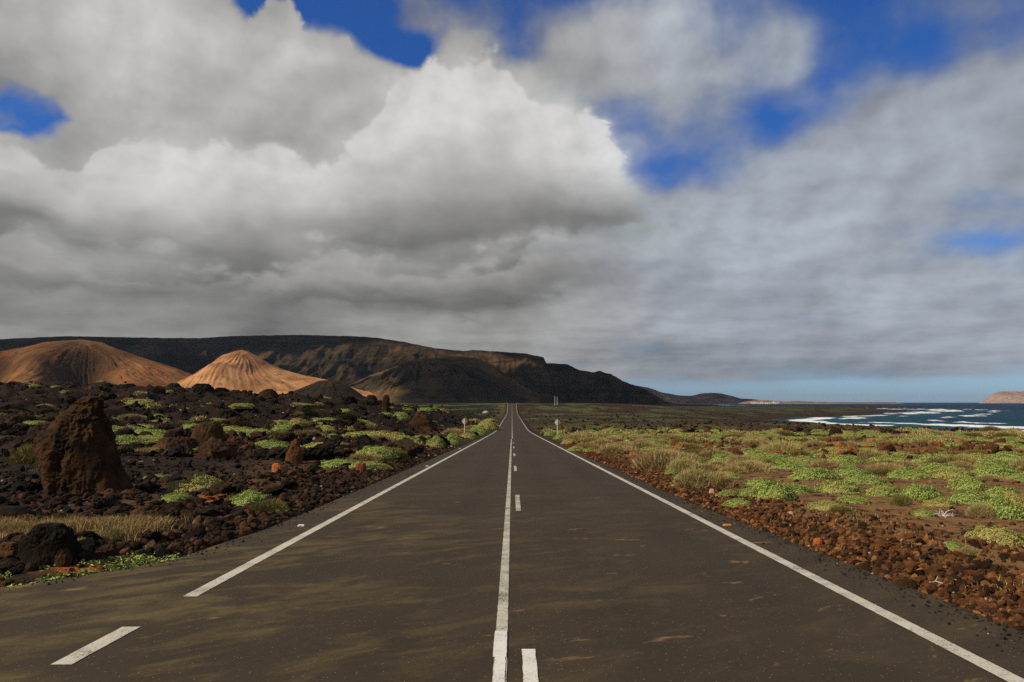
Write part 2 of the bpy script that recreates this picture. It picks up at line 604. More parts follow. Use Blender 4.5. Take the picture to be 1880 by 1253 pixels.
def ground_z(x, y, detail=True):
    x = np.asarray(x, float)
    y = np.asarray(y, float)
    zr = road_z(y)
    el_, er_ = edge_l(y), edge_r(y)
    dl = el_ - x            # >0 left of the asphalt
    dr = x - er_            # >0 right of the asphalt
    off = np.maximum(np.maximum(dl, dr), 0)
    z = zr.copy()
    # left: lava flow swelling away from the road
    a = x / np.maximum(y, 5.0)
    mz = np.interp(a, MOUND_A, MOUND_Z)
    up = sstep(26, 165, y) ** 0.85
    down = 1 - sstep(230, 520, y)
    lft = sstep(0.5, 14, dl)
    z = z + lft * up * down * np.maximum(mz - zr, 0)
    z = z + sstep(0, 40, dl) * (1 - sstep(60, 120, y)) * 0.35
    # right: falls to the shore; the ridge the road climbs fades out sideways
    csd = coast_sd(x, y)
    zs = np.where(y > 460, np.maximum(zr * (1 - sstep(70, 190, x)) + (-5.4) * sstep(70, 190, x), -7.0), zr)
    z = np.where(x > 0, np.where(y > 460, zs, z), z)
    land = sstep(-110, 0, csd) * (x > 3)
    z = z * (1 - land) + (SEA_Z - 0.2) * land
    z = np.where(csd > 0, SEA_Z - 0.2 - np.minimum(csd * 0.05, 6), z)
    if detail:
        dist = np.hypot(x, y)
        n1 = fbm2(x / 7.0, y / 7.0, 4, 0.5, 1)
        n2 = ridge2(x / 1.3, y / 1.3, 4, 0.55, 2)
        n3 = fbm2(x / 22.0, y / 22.0, 3, 0.5, 4)
        rough_l = sstep(0.2, 3.0, dl)
        rough_r = sstep(0.2, 3.0, dr)
        far = sstep(40, 110, y)
        amp_l = rough_l * (0.16 + 0.10 * sstep(5, 25, dl) + 0.55 * far * down)
        z = z + amp_l * n1 * 1.6 + rough_l * (0.10 + 0.35 * far * down) * (n2 - 0.35) + rough_l * n3 * (0.15 + 0.9 * far * down)
        # clinkery blocks on the skyline of the flow
        blk = np.maximum(ridge2(x / 9, y / 9, 3, 0.6, 8) - 0.45, 0)
        z = z + rough_l * far * down * blk * 2.6 * sstep(-0.05, -0.3, a)
        wet = 1 - sstep(-30, 0, csd)
        z = z + rough_r * wet * (0.10 * n1 + 0.05 * (n2 - 0.35) + n3 * 0.10 * sstep(10, 40, dr) + sstep(80, 200, y) * 0.35 * n1)
        # low rubble banks along both verges
        z = z + 0.20 * np.exp(-((dr - 1.6) / 0.8) ** 2) * (dr > 0) * (0.5 + n1)
        z = z + 0.30 * np.exp(-((dl - 2.0) / 1.1) ** 2) * (dl > 0) * (0.7 + n1) * sstep(7, 12, y)
        # shoreline rocks and reef
        z = z + sstep(-40, -4, csd) * (1 - sstep(2, 45, csd)) * (0.9 * np.maximum(ridge2(x / 14, y / 14, 4, 0.6, 6) - 0.35, 0))
    z = np.where(off <= 0.0, zr - 0.05, z)
    z = np.where((off > 0) & (off < 0.6), np.minimum(z, zr - 0.05 + off * 0.12), z)
    return z


def hit(px, py, zoff=0.0):
    """where the line of sight of a pixel meets the land"""
    d = px_dir(px, py)
    t = np.concatenate([np.linspace(3, 60, 1200), np.linspace(60, 400, 1500), np.linspace(400, 2500, 1500)])
    P = np.array([0, 0, CAM_Z])[None] + t[:, None] * d[None]
    g = ground_z(P[:, 0], P[:, 1]) + zoff
    k = np.argmax(P[:, 2] <= g)
    if k == 0:
        k = len(t) - 1
    return np.array([P[k, 0], P[k, 1], g[k]])


# ------------------------------------------------------------------ materials of the ground
def ground_material():
    m, t, b = material('lava_ground')
    p = t.pos()
    veg = t.attr('veg')
    soil = t.attr('soil')
    orange = t.attr('orange')
    n_big = t.noise(p, 0.35, 5, 0.6)
    n_mid = t.noise(p, 2.3, 6, 0.65)
    n_fin = t.noise(p, 17.0, 5, 0.7)
    vor = t.voro(p, 9.0, out='Color')
    vs = t.sep(vor)[0]
    black = t.mix(n_fin, (0.005, 0.004, 0.003), (0.021, 0.014, 0.009))
    rust = t.mix(n_fin, (0.030, 0.013, 0.005), (0.130, 0.050, 0.016))
    f = t.mapr(t.math('ADD', t.math('MULTIPLY', n_mid, 0.7), t.math('MULTIPLY', n_big, 0.4)), 0.50, 0.70)
    rk = t.math('MULTIPLY', f, t.fmix(soil, 0.24, 1.0))
    c = t.mix(rk, black, rust)
    earth = t.mix(t.noise(p, 5.0, 6, 0.7), (0.105, 0.056, 0.020), (0.300, 0.165, 0.062))
    c = t.mix(t.math('MULTIPLY', soil, t.mapr(t.math('ADD', n_mid, t.math('MULTIPLY', vs, 0.15)), 0.38, 0.62)), c, earth)
    c = t.mix(t.math('MULTIPLY', orange, t.mapr(n_fin, 0.35, 0.6)), c, (0.42, 0.11, 0.025))
    # pale lichen flecks
    fl = t.math('MULTIPLY', t.mapr(t.voro(p, 6.0), 0.05, 0.13, 1.0, 0.0), t.mapr(t.noise(p, 1.1, 3), 0.52, 0.62))
    c = t.mix(t.math('MULTIPLY', fl, t.fmix(soil, 0.55, 0.15)), c, (0.36, 0.31, 0.27))
    green = t.mix(t.noise(p, 3.0, 5, 0.7), (0.035, 0.055, 0.012), (0.15, 0.20, 0.045))
    c = t.mix(t.math('MULTIPLY', veg, t.mapr(t.noise(p, 0.9, 6, 0.7), 0.42, 0.58)), c, green)
    t.put(b.inputs['Base Color'], c)
    bmp = t.node('ShaderNodeBump')
    bmp.inputs['Strength'].default_value = 0.7
    bmp.inputs['Distance'].default_value = 0.06
    t.put(bmp.inputs['Height'], t.math('ADD', t.math('MULTIPLY', n_fin, 0.7), vs))
    t.put(b.inputs['Normal'], bmp.outputs[0])
    b.inputs['Roughness'].default_value = 0.95
    b.inputs['Specular IOR Level'].default_value = 0.12
    return m


def build_ground():
    s = [4.0]
    while s[-1] < 4200:
        s.append(s[-1] * 1.0068 + 0.01)
    s = np.array(s)
    ys = s - 14.0
    ang = np.linspace(-1, 1, 980)
    u = np.sign(ang) * (np.abs(ang) ** 1.25) * 1.75
    Y = np.repeat(ys[:, None], len(u), 1)
    X = (s[:, None] + 8.0) * u[None, :]
    Z = ground_z(X, Y)
    dl, dr = edge_l(Y) - X, X - edge_r(Y)
    csd = coast_sd(X, Y)
    right = sstep(0, 2, dr)
    vegn = fbm2(X / 30, Y / 60, 4, 0.6, 12)
    veg = right * sstep(60, 120, Y) * sstep(-0.05, 0.2, vegn) * (1 - sstep(-60, -20, csd)) * 0.9
    vegl = sstep(0, 3, dl) * sstep(200, 330, Y) * sstep(-0.05, 0.2, fbm2(X / 40, Y / 25, 4, 0.6, 13)) * (1 - sstep(900, 2200, Y))
    veg = np.maximum(veg, vegl)
    soil = right * (1 - 0.75 * sstep(55, 130, Y)) * (1 - 0.6 * sstep(170, 330, Y)) + 0.35 * sstep(0, 1, dl) * (1 - sstep(3, 9, dl)) 
    orange = sstep(0.15, 0.5, dl) * (1 - sstep(0.9, 1.5, dl)) * (1 - sstep(9.5, 11, Y)) * sstep(-0.1, 0.2, fbm2(X / .5, Y / .5, 3, .5, 15)) * (dl > 0)
    c = hit(372, 918)
    orange = np.maximum(orange, np.exp(-(((X - c[0]) / 0.45) ** 2 + ((Y - c[1]) / 0.75) ** 2)))
    me = make_mesh('ground', np.stack([X, Y, Z], -1), grid_faces(*X.shape), {'veg': veg, 'soil': np.clip(soil, 0, 1), 'orange': orange}, smooth=True)
    o = structure(link('ground', me, ground_material()))
    return o


build_ground()

# ------------------------------------------------------------------ road


def asphalt_nodes(t):
    p = t.pos()
    px, py, pz = t.sep(p)[:3]
    big = t.noise(p, 0.5, 4, 0.6)
    fin = t.noise(p, 70.0, 3, 0.7)
    grn = t.noise(p, 28.0, 4, 0.75)
    fin = t.math('ADD', t.math('MULTIPLY', fin, 0.5), t.math('MULTIPLY', t.mapr(grn, 0.30, 0.70, mode='LINEAR'), 0.5))
    base = t.mix(fin, (0.021, 0.0148, 0.0085), (0.060, 0.042, 0.024))
    # wheel paths a little darker and smoother
    wp = None
    for cx in (-2.35, -0.95, 0.95, 2.45):
        d = t.math('ABSOLUTE', t.math('SUBTRACT', px, cx))
        w = t.mapr(d, 0.1, 0.5, 1.0, 0.0)
        wp = w if wp is None else t.math('MAXIMUM', wp, w)
    base = t.mix(t.math('MULTIPLY', wp, 0.22), base, (0.020, 0.0148, 0.0095))
    base = t.mix(t.mapr(big, 0.35, 0.7, 0.0, 0.35), base, (0.056, 0.042, 0.023))
    # pale chips of aggregate
    v = t.node('ShaderNodeTexVoronoi')
    t.put(v.inputs['Vector'], p)
    v.inputs['Scale'].default_value = 34.0
    chip = t.math('MULTIPLY', t.mapr(v.outputs['Distance'], 0.10, 0.19, 1.0, 0.0), t.math('GREATER_THAN', t.sep(v.outputs['Color'])[0], 0.80))
    base = t.mix(t.math('MULTIPLY', chip, 0.75), base, (0.34, 0.31, 0.27))
    # blown sand in slanting streaks, mostly on the inland lane
    mp = t.node('ShaderNodeMapping', vector_type='TEXTURE')
    mp.inputs['Rotation'].default_value = (0, 0, R(38))
    mp.inputs['Scale'].default_value = (1.0, 0.46, 1)
    t.put(mp.inputs['Vector'], p)
    st = t.noise(mp.outputs[0], 1.0, 6, 0.62, 0.5)
    reg = t.noise(p, 0.33, 3, 0.5)
    inland = t.mapr(px, -4.0, 2.8, 1.0, 0.25)
    near = t.mapr(py, 9.0, 26.0, 1.0, 0.10)
    sand = t.math('MULTIPLY', t.mapr(t.math('ADD', st, t.math('MULTIPLY', t.math('SUBTRACT', reg, 0.5), 0.5)), 0.44, 0.70), t.math('MULTIPLY', inland, near))
    sandc = t.mix(fin, (0.062, 0.047, 0.016), (0.18, 0.128, 0.046))
    base = t.mix(t.math('MULTIPLY', sand, 0.8), base, sandc)
    crisp = t.mapr(t.noise(mp.outputs[0], 1.3, 5, 0.62, 0.6), 0.62, 0.72)
    base = t.mix(t.math('MULTIPLY', crisp, t.math('MULTIPLY', near, 0.65)), base, (0.27, 0.16, 0.06))
    return p, base, fin


def road_material():
    m, t, b = material('asphalt')
    p, base, fin = asphalt_nodes(t)
    t.put(b.inputs['Base Color'], base)
    b.inputs['Roughness'].default_value = 0.88
    b.inputs['Specular IOR Level'].default_value = 0.18
    bmp = t.node('ShaderNodeBump')
    bmp.inputs['Strength'].default_value = 0.35
    bmp.inputs['Distance'].default_value = 0.006
    t.put(bmp.inputs['Height'], t.noise(p, 110.0, 3, 0.7))
    t.put(b.inputs['Normal'], bmp.outputs[0])
    return m


def paint_material(name, col, wear):
    m, t, b = material(name)
    p, base, fin = asphalt_nodes(t)
    n = t.noise(p, 55.0, 5, 0.75)
    n2 = t.noise(p, 3.0, 4, 0.6)
    f = t.mapr(t.math('ADD', n, t.math('MULTIPLY', t.math('SUBTRACT', n2, 0.5), 0.45)), wear - 0.15, wear + 0.15)
    pc = t.mix(n2, tuple(c * 0.88 for c in col), col)
    t.put(b.inputs['Base Color'], t.mix(f, base, pc))
    b.inputs['Roughness'].default_value = 0.7
    return m


def strip(name, y0, y1, xl, xr, mat, z, jag=0.0, nx=2):
    """a sheet lying along the road; xl, xr are functions of y"""
    ys = np.concatenate([[y0], _yk[(_yk > y0) & (_yk < y1)], [y1]])
    if jag or (y1 - y0) < 60:
        extra = np.arange(y0, min(y1, 60), 0.05 if jag else 0.5)
        ys = np.unique(np.concatenate([ys, extra]))
    L, Rr = xl(ys), xr(ys)
    if jag:
        L = L + jag * fbm2(ys * 6, ys * 0 + 3.1, 4, 0.6, 1)
        Rr = Rr + jag * fbm2(ys * 6, ys * 0 + 7.7, 4, 0.6, 2)
    u = np.linspace(0, 1, nx)
    X = L[:, None] * (1 - u) + Rr[:, None] * u
    Y = np.repeat(ys[:, None], nx, 1)
    Z = road_z(Y) + z
    me = make_mesh(name, np.stack([X, Y, Z], -1), grid_faces(*X.shape))
    return structure(link(name, me, mat))


def build_road():
    mat = road_material()
    ys = np.unique(np.concatenate([np.arange(-14, 60, 0.08), _yk[(_yk >= 60) & (_yk <= 760)]]))
    L = edge_l(ys) + 0.06 * fbm2(ys * 1.7, ys * 0, 4, 0.6, 21)
    Rr = edge_r(ys) + 0.07 * fbm2(ys * 1.7, ys * 0 + 4, 4, 0.6, 22)
    u = np.linspace(0, 1, 9)
    X = L[:, None] * (1 - u) + Rr[:, None] * u
    Y = np.repeat(ys[:, None], 9, 1)
    Z = road_z(Y)
    # skirts so that the edge of the surfacing has thickness
    X = np.concatenate([X[:, :1] - 0.04, X, X[:, -1:] + 0.04], 1)
    Y = np.concatenate([Y[:, :1], Y, Y[:, -1:]], 1)
    Z = np.concatenate([Z[:, :1] - 0.12, Z, Z[:, -1:] - 0.12], 1)
    me = make_mesh('road', np.stack([X, Y, Z], -1), grid_faces(*X.shape))
    structure(link('road', me, mat))
    pale = paint_material('line_paint_worn', (0.52, 0.49, 0.40), 0.45)
    edge = paint_material('line_paint', (0.56, 0.53, 0.43), 0.41)
    fresh = paint_material('line_paint_fresh', (0.70, 0.68, 0.61), 0.36)
    k = lambda v: (lambda y: y * 0 + v)
    Z1 = 0.005
    strip('edge_line', 8.0, 700, k(-3.24), k(-3.10), edge, Z1, 0.006)
    strip('edge_line', -10, 700, k(3.27), k(3.41), edge, Z1, 0.006)
    for y0 in (5.78, 3.7, 1.6):
        strip('edge_dash', y0, y0 + 1.05, k(-3.26), k(-3.11), edge, Z1, 0.006)
    cl = lambda y: np.interp(y, [0, 6.7, 15, 85], [-0.125, -0.132, -0.130, -0.115])
    cr_ = lambda y: np.interp(y, [0, 6.7, 15, 85], [-0.035, -0.036, -0.035, -0.02])
    strip('centre_line', -10, 85, cl, cr_, pale, Z1, 0.006)
    strip('centre_line_repaint', 5.95, 6.68, k(-0.140), k(-0.040), fresh, Z1 + 0.005, 0.004)
    strip('centre_line_repaint', 3.0, 5.95, k(-0.125), k(-0.048), fresh, Z1 + 0.005, 0.010)
    for i in range(6):
        y1 = 6.17 + 13.0 * i
        strip('centre_dash', y1 - 3.5, y1, k(0.075), k(0.175), fresh if i == 0 else pale, Z1, 0.008)
    strip('centre_line', 88, 700, k(-0.03), k(0.08), pale, Z1)


build_road()


# ------------------------------------------------------------------ sea
def sea_material():
    m, t, b = material('sea_water')
    p = t.pos()
    foam = t.attr('foam')
    shal = t.attr('shallow')
    n = t.noise(p, 0.03, 5, 0.6)
    deep = t.mix(n, (0.0015, 0.012, 0.034), (0.004, 0.026, 0.064))
    turq = t.mix(t.noise(p, 0.05, 5, 0.6), (0.006, 0.055, 0.072), (0.022, 0.125, 0.135))
    c = t.mix(shal, deep, turq)
    fn = t.noise(p, 0.22, 6, 0.7)
    f = t.mapr(t.math('ADD', foam, t.math('MULTIPLY', t.math('SUBTRACT', fn, 0.5), 0.9)), 0.42, 0.62)
    caps = t.mapr(t.noise(t.vmath('MULTIPLY', p, (0.02, 0.06, 0.0)), 1.0, 7, 0.7), 0.77, 0.81)
    f = t.math('MAXIMUM', f, t.math('MULTIPLY', caps, 0.8))
    c = t.mix(f, c, (0.78, 0.80, 0.80))
    t.put(b.inputs['Base Color'], c)
    t.put(b.inputs['Roughness'], t.fmix(f, 0.35, 0.9))
    b.inputs['Specular IOR Level'].default_value = 0.004
    bmp = t.node('ShaderNodeBump')
    bmp.inputs['Strength'].default_value = 1.0
    bmp.inputs['Distance'].default_value = 1.2
    t.put(bmp.inputs['Height'], t.noise(t.vmath('MULTIPLY', p, (0.25, 0.6, 0.0)), 1.0, 6, 0.6))
    t.put(b.inputs['Normal'], bmp.outputs[0])
    return m


def build_sea():
    s = [120.0]
    while s[-1] < 32000:
        s.append(s[-1] * 1.0075)
    ys = np.array(s) - 220.0
    u = np.linspace(0.02, 2.6, 520)
    Y = np.repeat(ys[:, None], len(u), 1)
    X = (np.array(s)[:, None] - 40) * u[None, :]
    csd = coast_sd(X, Y)
    dist = np.hypot(X, Y)
    near = 1 - sstep(900, 2500, dist)
    wob = 9 * fbm2(X / 60, Y / 60, 3, 0.5, 31)
    foam = np.zeros_like(X)
    hgt = 0.25 * fbm2(X / 9, Y / 18, 4, 0.55, 33) * near
    for c0, w, a, hh in ((8, 8, 1.0, 0.25), (30, 10, 1.0, 1.1), (75, 7, 0.7, 0.9)):
        g = np.exp(-((csd + wob - c0) / w) ** 2)
        br = sstep(-0.22, 0.15, fbm2(X / 70, Y / 70, 3, 0.5, 35 + c0))
        foam = np.maximum(foam, g * a * br)
        hgt = hgt + g * hh * br
    # broken water round the reef
    reef = (1 - sstep(0, 45, csd)) * sstep(480, 640, Y) * sstep(0.08, 0.35, fbm2(X / 40, Y / 90, 4, 0.6, 41))
    foam = np.maximum(foam, reef * 0.75)
    out = 0.45 * np.exp(-((Y - X * 0.9 - 620) / 50) ** 2) * sstep(0.12, 0.36, fbm2(X / 60, Y / 90, 4, 0.6, 42)) * (csd > 0) * 0.8
    foam = np.maximum(foam, out * (Y > 500) * (Y < 1900))
    foam = foam * (1 - sstep(2500, 5000, dist))
    shal = np.clip(np.exp(-np.maximum(csd, 0) / 90) * 1.1, 0, 1) * (0.6 + 0.5 * fbm2(X / 120, Y / 60, 3, .5, 44))
    me = make_mesh('sea', np.stack([X, Y, SEA_Z + hgt], -1), grid_faces(*X.shape), {'foam': foam, 'shallow': np.clip(shal, 0, 1)}, smooth=True)
    structure(link('sea', me, sea_material()))


build_sea()


# ------------------------------------------------------------------ mountain, cinder cones, far hills
def hill_material(name, dark, light, red, gully=0.5, strata=0.0):
    m, t, b = material(name)
    p = t.pos()
    g = t.attr('gully')
    n1 = t.noise(p, 0.004, 6, 0.6)
    n2 = t.noise(p, 0.03, 6, 0.65)
    c = t.mix(t.mapr(n1, 0.35, 0.65), dark, light)
    c = t.mix(t.mapr(t.math('ADD', n2, t.math('MULTIPLY', t.math('SUBTRACT', n1, 0.5), 0.6)), 0.48, 0.66, 0.0, 0.75), c, red)
    n3 = t.noise(t.vmath('MULTIPLY', p, (0.022, 0.022, 0.007)), 1.0, 6, 0.65)
    c = t.mix(t.mapr(n3, 0.46, 0.66, 0.0, 0.7), c, tuple(v * 0.55 for v in dark))
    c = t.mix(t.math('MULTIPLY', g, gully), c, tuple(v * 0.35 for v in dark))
    if strata:
        z = t.sep(p)[2]
        zz = t.math('ADD', t.math('MULTIPLY', z, 0.055), t.math('MULTIPLY', t.noise(p, 0.006, 4), 3.0))
        s = t.noise(t.xyz(0.0, 0.0, zz), 1.0, 4, 0.6)
        c = t.mix(t.mapr(s, 0.45, 0.6, 0.0, strata), c, tuple(v * 0.4 for v in dark))
    t.put(b.inputs['Base Color'], c)
    b.inputs['Roughness'].default_value = 1.0
    b.inputs['Specular IOR Level'].default_value = 0.0
    return m


MESA = np.array([(-1600, 640), (-900, 628), (-300, 626), (0, 623), (60, 620), (120, 617.5), (200, 619), (300, 621), (370, 621), (430, 617), (548, 615), (640, 617.5),
                 (690, 620), (740, 628), (800, 640), (850, 645), (870, 643), (960, 649), (998, 656), (1003, 667), (1040, 669), (1065, 680), (1090, 684),
                 (1098, 682), (1120, 688), (1140, 700), (1160, 707), (1190, 722), (1210, 738), (1230, 746)], float)
DM = 3000.0


def build_mesa():
    k = DM / F_PX
    xs = np.linspace((MESA[0, 0] - 940) * k, (MESA[-1, 0] - 940) * k, 1500)
    crest = np.interp(xs, (MESA[:, 0] - 940) * k, (739 - MESA[:, 1]) * k + CAM_Z)
    crest = crest + 2.0 * fbm2(xs / 30, xs * 0, 4, 0.6, 51)
    ts = np.concatenate([np.linspace(0, 1, 190), 1 + np.linspace(0.02, 1.2, 12)])
    T, XX = np.meshgrid(ts, xs, indexing='ij')
    cr = np.repeat(crest[None], len(ts), 0)
    right = sstep(-250, 250, XX)
    depth = 900 * (1 - right) + 420 * right
    Y = DM - depth * (1 - np.minimum(T, 1)) + np.maximum(T - 1, 0) * 900
    # concave talus below, steep upper band; the cliff to the right is steeper
    tt = np.minimum(T, 1)
    prof_l = 0.30 * tt + 0.70 * tt ** 2.2
    prof_r = np.where(tt < 0.55, 0.42 * (tt / 0.55) ** 1.6, 0.42 + 0.58 * sstep(0.5, 0.98, tt))
    prof = prof_l * (1 - right) + prof_r * right
    gl = ridge2(XX / 190 + 0.35 * fbm2(XX / 300, Y / 300, 3, .5, 52), Y / 900, 4, 0.55, 53)
    gl2 = ridge2(XX / 48, Y / 400, 3, 0.55, 54)
    body = np.sin(np.pi * np.clip(tt, 0, 1)) ** 0.8
    Z = (cr + 14) * prof - 14
    Z = Z + body * (gl - 0.4) * 70 * (1 - 0.45 * right) + body * (gl2 - 0.4) * 16
    Z = np.where(T > 1, cr + 0 * Z, np.minimum(Z, cr))
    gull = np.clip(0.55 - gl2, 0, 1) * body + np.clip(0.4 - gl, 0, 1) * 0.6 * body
    me = make_mesh('mountain', np.stack([XX, Y, Z], -1), grid_faces(*XX.shape), {'gully': np.clip(gull, 0, 1)}, smooth=True)
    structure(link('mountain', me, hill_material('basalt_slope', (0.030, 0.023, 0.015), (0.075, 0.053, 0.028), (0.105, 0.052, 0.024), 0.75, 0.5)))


build_mesa()


def cone_field(name, mat, x0, x1, y0, y1, fn, nx=420, ny=260):
    xs, ys = np.linspace(x0, x1, nx), np.linspace(y0, y1, ny)
    Y, X = np.meshgrid(ys, xs, indexing='ij')
    Z, G = fn(X, Y)
    me = make_mesh(name, np.stack([X, Y, Z], -1), grid_faces(*X.shape), {'gully': np.clip(G, 0, 1)}, smooth=True)
    return structure(link(name, me, mat))


def dome(X, Y, cx, cy, h, pts_l, pts_r, depth, seed, gully=10.0, gw=22.0, power=1.0):
    """hill whose skyline follows (offset, height) points left and right of its top and falls off along y"""
    dx_ = X - cx
    prof = np.where(dx_ < 0, np.interp(-dx_, *zip(*pts_l)), np.interp(dx_, *zip(*pts_r)))
    dyn = np.abs(Y - cy) / depth
    ang = np.arctan2(Y - cy, X - cx)
    r = np.hypot(X - cx, (Y - cy) * 0.8)
    fall = np.clip(1 - dyn ** 1.25, -0.3, 1)
    Z = prof * fall - np.maximum(dyn - 1, 0) * 40
    wa = ang + 0.035 * fbm2(X / 60, Y / 60, 3, 0.5, seed + 5) + 0.12 * fbm2(X / 220, Y / 220, 2, 0.5, seed + 6)
    g = 0.6 * ridge2(wa * r.mean() / gw, r / 300, 3, 0.5, seed) + 0.4 * ridge2(wa * r.mean() / (gw * 0.37), r / 190, 3, 0.6, seed + 3)
    g = 0.45 + (g - 0.45) * (0.35 + 0.9 * sstep(-0.3, 0.35, fbm2(X / 150, Y / 150, 3, 0.5, seed + 7)))
    body = np.clip(fall, 0, 1) * (1 - np.clip(fall, 0, 1) ** 3) * 2.2
    Z = Z + gully * (g - 0.45) * body
    Z = Z + 3 * fbm2(X / 60, Y / 60, 4, 0.5, seed + 1) + 0.05 * prof.max() * body * fbm2(X / 130, Y / 130, 2, 0.5, seed + 2) * 2
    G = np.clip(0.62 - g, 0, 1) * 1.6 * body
    return Z, G


def build_cones():
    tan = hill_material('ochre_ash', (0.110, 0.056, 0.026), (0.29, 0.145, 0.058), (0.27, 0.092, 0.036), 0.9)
    pale = hill_material('pale_ash', (0.25, 0.120, 0.048), (0.58, 0.315, 0.140), (0.52, 0.200, 0.082), 0.28)
    dark = hill_material('dark_cinder', (0.022, 0.017, 0.012), (0.038, 0.028, 0.018), (0.045, 0.026, 0.015), 0.5)
    olive = hill_material('olive_spur', (0.042, 0.031, 0.018), (0.150, 0.094, 0.040), (0.105, 0.056, 0.025), 0.85)
    # breached cone at the far left: two ribs with a hollow between
    k = 1900 / F_PX

    def fA(X, Y):
        cx, cy = (150 - 940) * k, 1900
        L = [(0, 152), (60 * k, 146), (110 * k, 132), (150 * k, 112), (240 * k, 60), (330 * k, 0), (430 * k, -40)]
        Rr = [(0, 152), (35 * k, 144), (54 * k, 134), (90 * k, 118), (123 * k, 102), (191 * k, 70), (260 * k, 34), (340 * k, 5), (420 * k, -40)]
        Z, G = dome(X, Y, cx, cy, 0, L, Rr, 430, 61, 15, 20)
        # the hollow opens towards the road
        v = (X - cx) - (cy - Y) * (-0.02)
        fr = sstep(cy - 85, cy - 215, Y)
        Z = Z - 100 * fr * np.exp(-((v - 0.48 * (cy - Y) - 15) / 56) ** 2)
        Z = Z - 50 * fr * np.exp(-((v - 0.5 * (cy - Y) + 175) / 46) ** 2)
        hollow_shade = sstep(cy - 40, cy - 130, Y) * np.exp(-((v - 0.48 * (cy - Y) - 15) / 66) ** 2) * 1.25  # shade of both hollows painted in as darker slope colour
        hollow_shade = np.maximum(hollow_shade, 0.9 * sstep(cy - 60, cy - 150, Y) * np.exp(-((v - 0.5 * (cy - Y) + 175) / 40) ** 2))
        G = np.maximum(G, hollow_shade * (0.95 + 0.5 * fbm2(X / 30, Y / 60, 3, .5, 66)))
        return Z, G
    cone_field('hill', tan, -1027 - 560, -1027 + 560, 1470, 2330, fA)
    k2 = 2000 / F_PX

    def fB(X, Y):
        cx, cy = (443 - 940) * k2, 2000
        L = [(0, 133), (20 * k2, 126), (72 * k2, 68), (110 * k2, 30), (150 * k2, -5), (210 * k2, -40)]
        Rr = [(0, 133), (16 * k2, 128), (51 * k2, 98), (85 * k2, 80), (119 * k2, 68), (180 * k2, 52), (240 * k2, 20), (300 * k2, -40)]
        return dome(X, Y, cx, cy, 0, L, Rr, 360, 67, 7, 30)
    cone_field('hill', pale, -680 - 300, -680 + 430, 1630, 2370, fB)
    k3 = 1400 / F_PX

    def fC(X, Y):
        cx, cy = (607 - 940) * k3, 1400
        L = [(0, 41), (20 * k3, 39), (45 * k3, 30), (90 * k3, 10), (140 * k3, -15)]
        Rr = [(0, 41), (15 * k3, 39), (35 * k3, 29), (60 * k3, 12), (90 * k3, -5), (120 * k3, -20)]
        return dome(X, Y, cx, cy, 0, L, Rr, 130, 71, 4, 14)
    cone_field('hill', dark, -319 - 150, -319 + 150, 1250, 1550, fC, 200, 150)
    k4 = 2500 / F_PX

    def fD(X, Y):
        cx, cy = (762 - 940) * k4, 2500
        L = [(0, 137), (14 * k4, 128), (60 * k4, 98), (110 * k4, 62), (150 * k4, 40), (210 * k4, 10), (280 * k4, -40)]
        Rr = [(0, 137), (40 * k4, 141), (80 * k4, 146), (115 * k4, 140), (150 * k4, 112), (190 * k4, 58), (230 * k4, 10), (260 * k4, -30)]
        Z, G = dome(X, Y, cx, cy, 0, L, Rr, 480, 75, 30, 40)
        return Z, G
    cone_field('hill', olive, (762 - 940) * k4 - 480, (762 - 940) * k4 + 380, 2010, 2960, fD)


build_cones()


def skyline_hill(name, D, pts, depth, mat, rough=2.0, n=500, seed=80):
    k = D / F_PX
    P = np.array(pts, float)
    xs = np.linspace((P[0, 0] - 940) * k, (P[-1, 0] - 940) * k, n)
    top = np.interp(xs, (P[:, 0] - 940) * k, (739 - P[:, 1]) * k + CAM_Z) + rough * fbm2(xs / (12 * k), xs * 0, 4, 0.5, seed)
    vs = np.concatenate([np.linspace(0, 1, 60), 1 + np.linspace(0.05, 1, 20)])
    V, X = np.meshgrid(vs, xs, indexing='ij')
    T = np.repeat(top[None], len(vs), 0)
    t1 = np.minimum(V, 1)
    g = ridge2(X / (26 * k), V * 1.3, 4, 0.55, seed + 1)
    body = np.sin(np.pi * t1) ** 0.8
    Z = (T + 30) * (0.35 * t1 + 0.65 * t1 ** 1.6) - 30 + body * (g - 0.4) * T * 0.35
    Z = np.where(V > 1, T - (T + 30) * (V - 1) ** 1.5, np.minimum(Z, T))
    Y = D - depth * (1 - t1) + np.maximum(V - 1, 0) * 220
    me = make_mesh(name, np.stack([X, Y, Z], -1), grid_faces(*X.shape), {'gully': np.clip(0.5 - g, 0, 1) * body}, smooth=True)
    return structure(link(name, me, mat))


far_mat = hill_material('far_slope', (0.022, 0.018, 0.020), (0.042, 0.030, 0.030), (0.050, 0.029, 0.027), 0.5)
sandy = hill_material('sandy_slope', (0.16, 0.105, 0.07), (0.30, 0.20, 0.13), (0.20, 0.11, 0.07), 0.3)
isl = hill_material('island_slope', (0.24, 0.165, 0.13), (0.34, 0.24, 0.185), (0.30, 0.19, 0.145), 0.4)
skyline_hill('far_hills', 6200, [(1060, 700), (1120, 702), (1170, 709), (1190, 712), (1215, 721), (1250, 727), (1270, 727), (1285, 723), (1305, 721.5), (1325, 723), (1345, 728),
                                 (1360, 732.5), (1378, 733), (1395, 735), (1420, 738), (1450, 742), (1480, 746)], 900, far_mat, 3.0, seed=81)
skyline_hill('far_hills', 5600, [(1340, 744), (1365, 738), (1380, 736), (1400, 734.5), (1420, 736), (1440, 738), (1455, 736.8), (1480, 737.3), (1510, 738.2), (1560, 738.6), (1640, 738.8), (1680, 746)], 500, sandy, 1.5, seed=85)
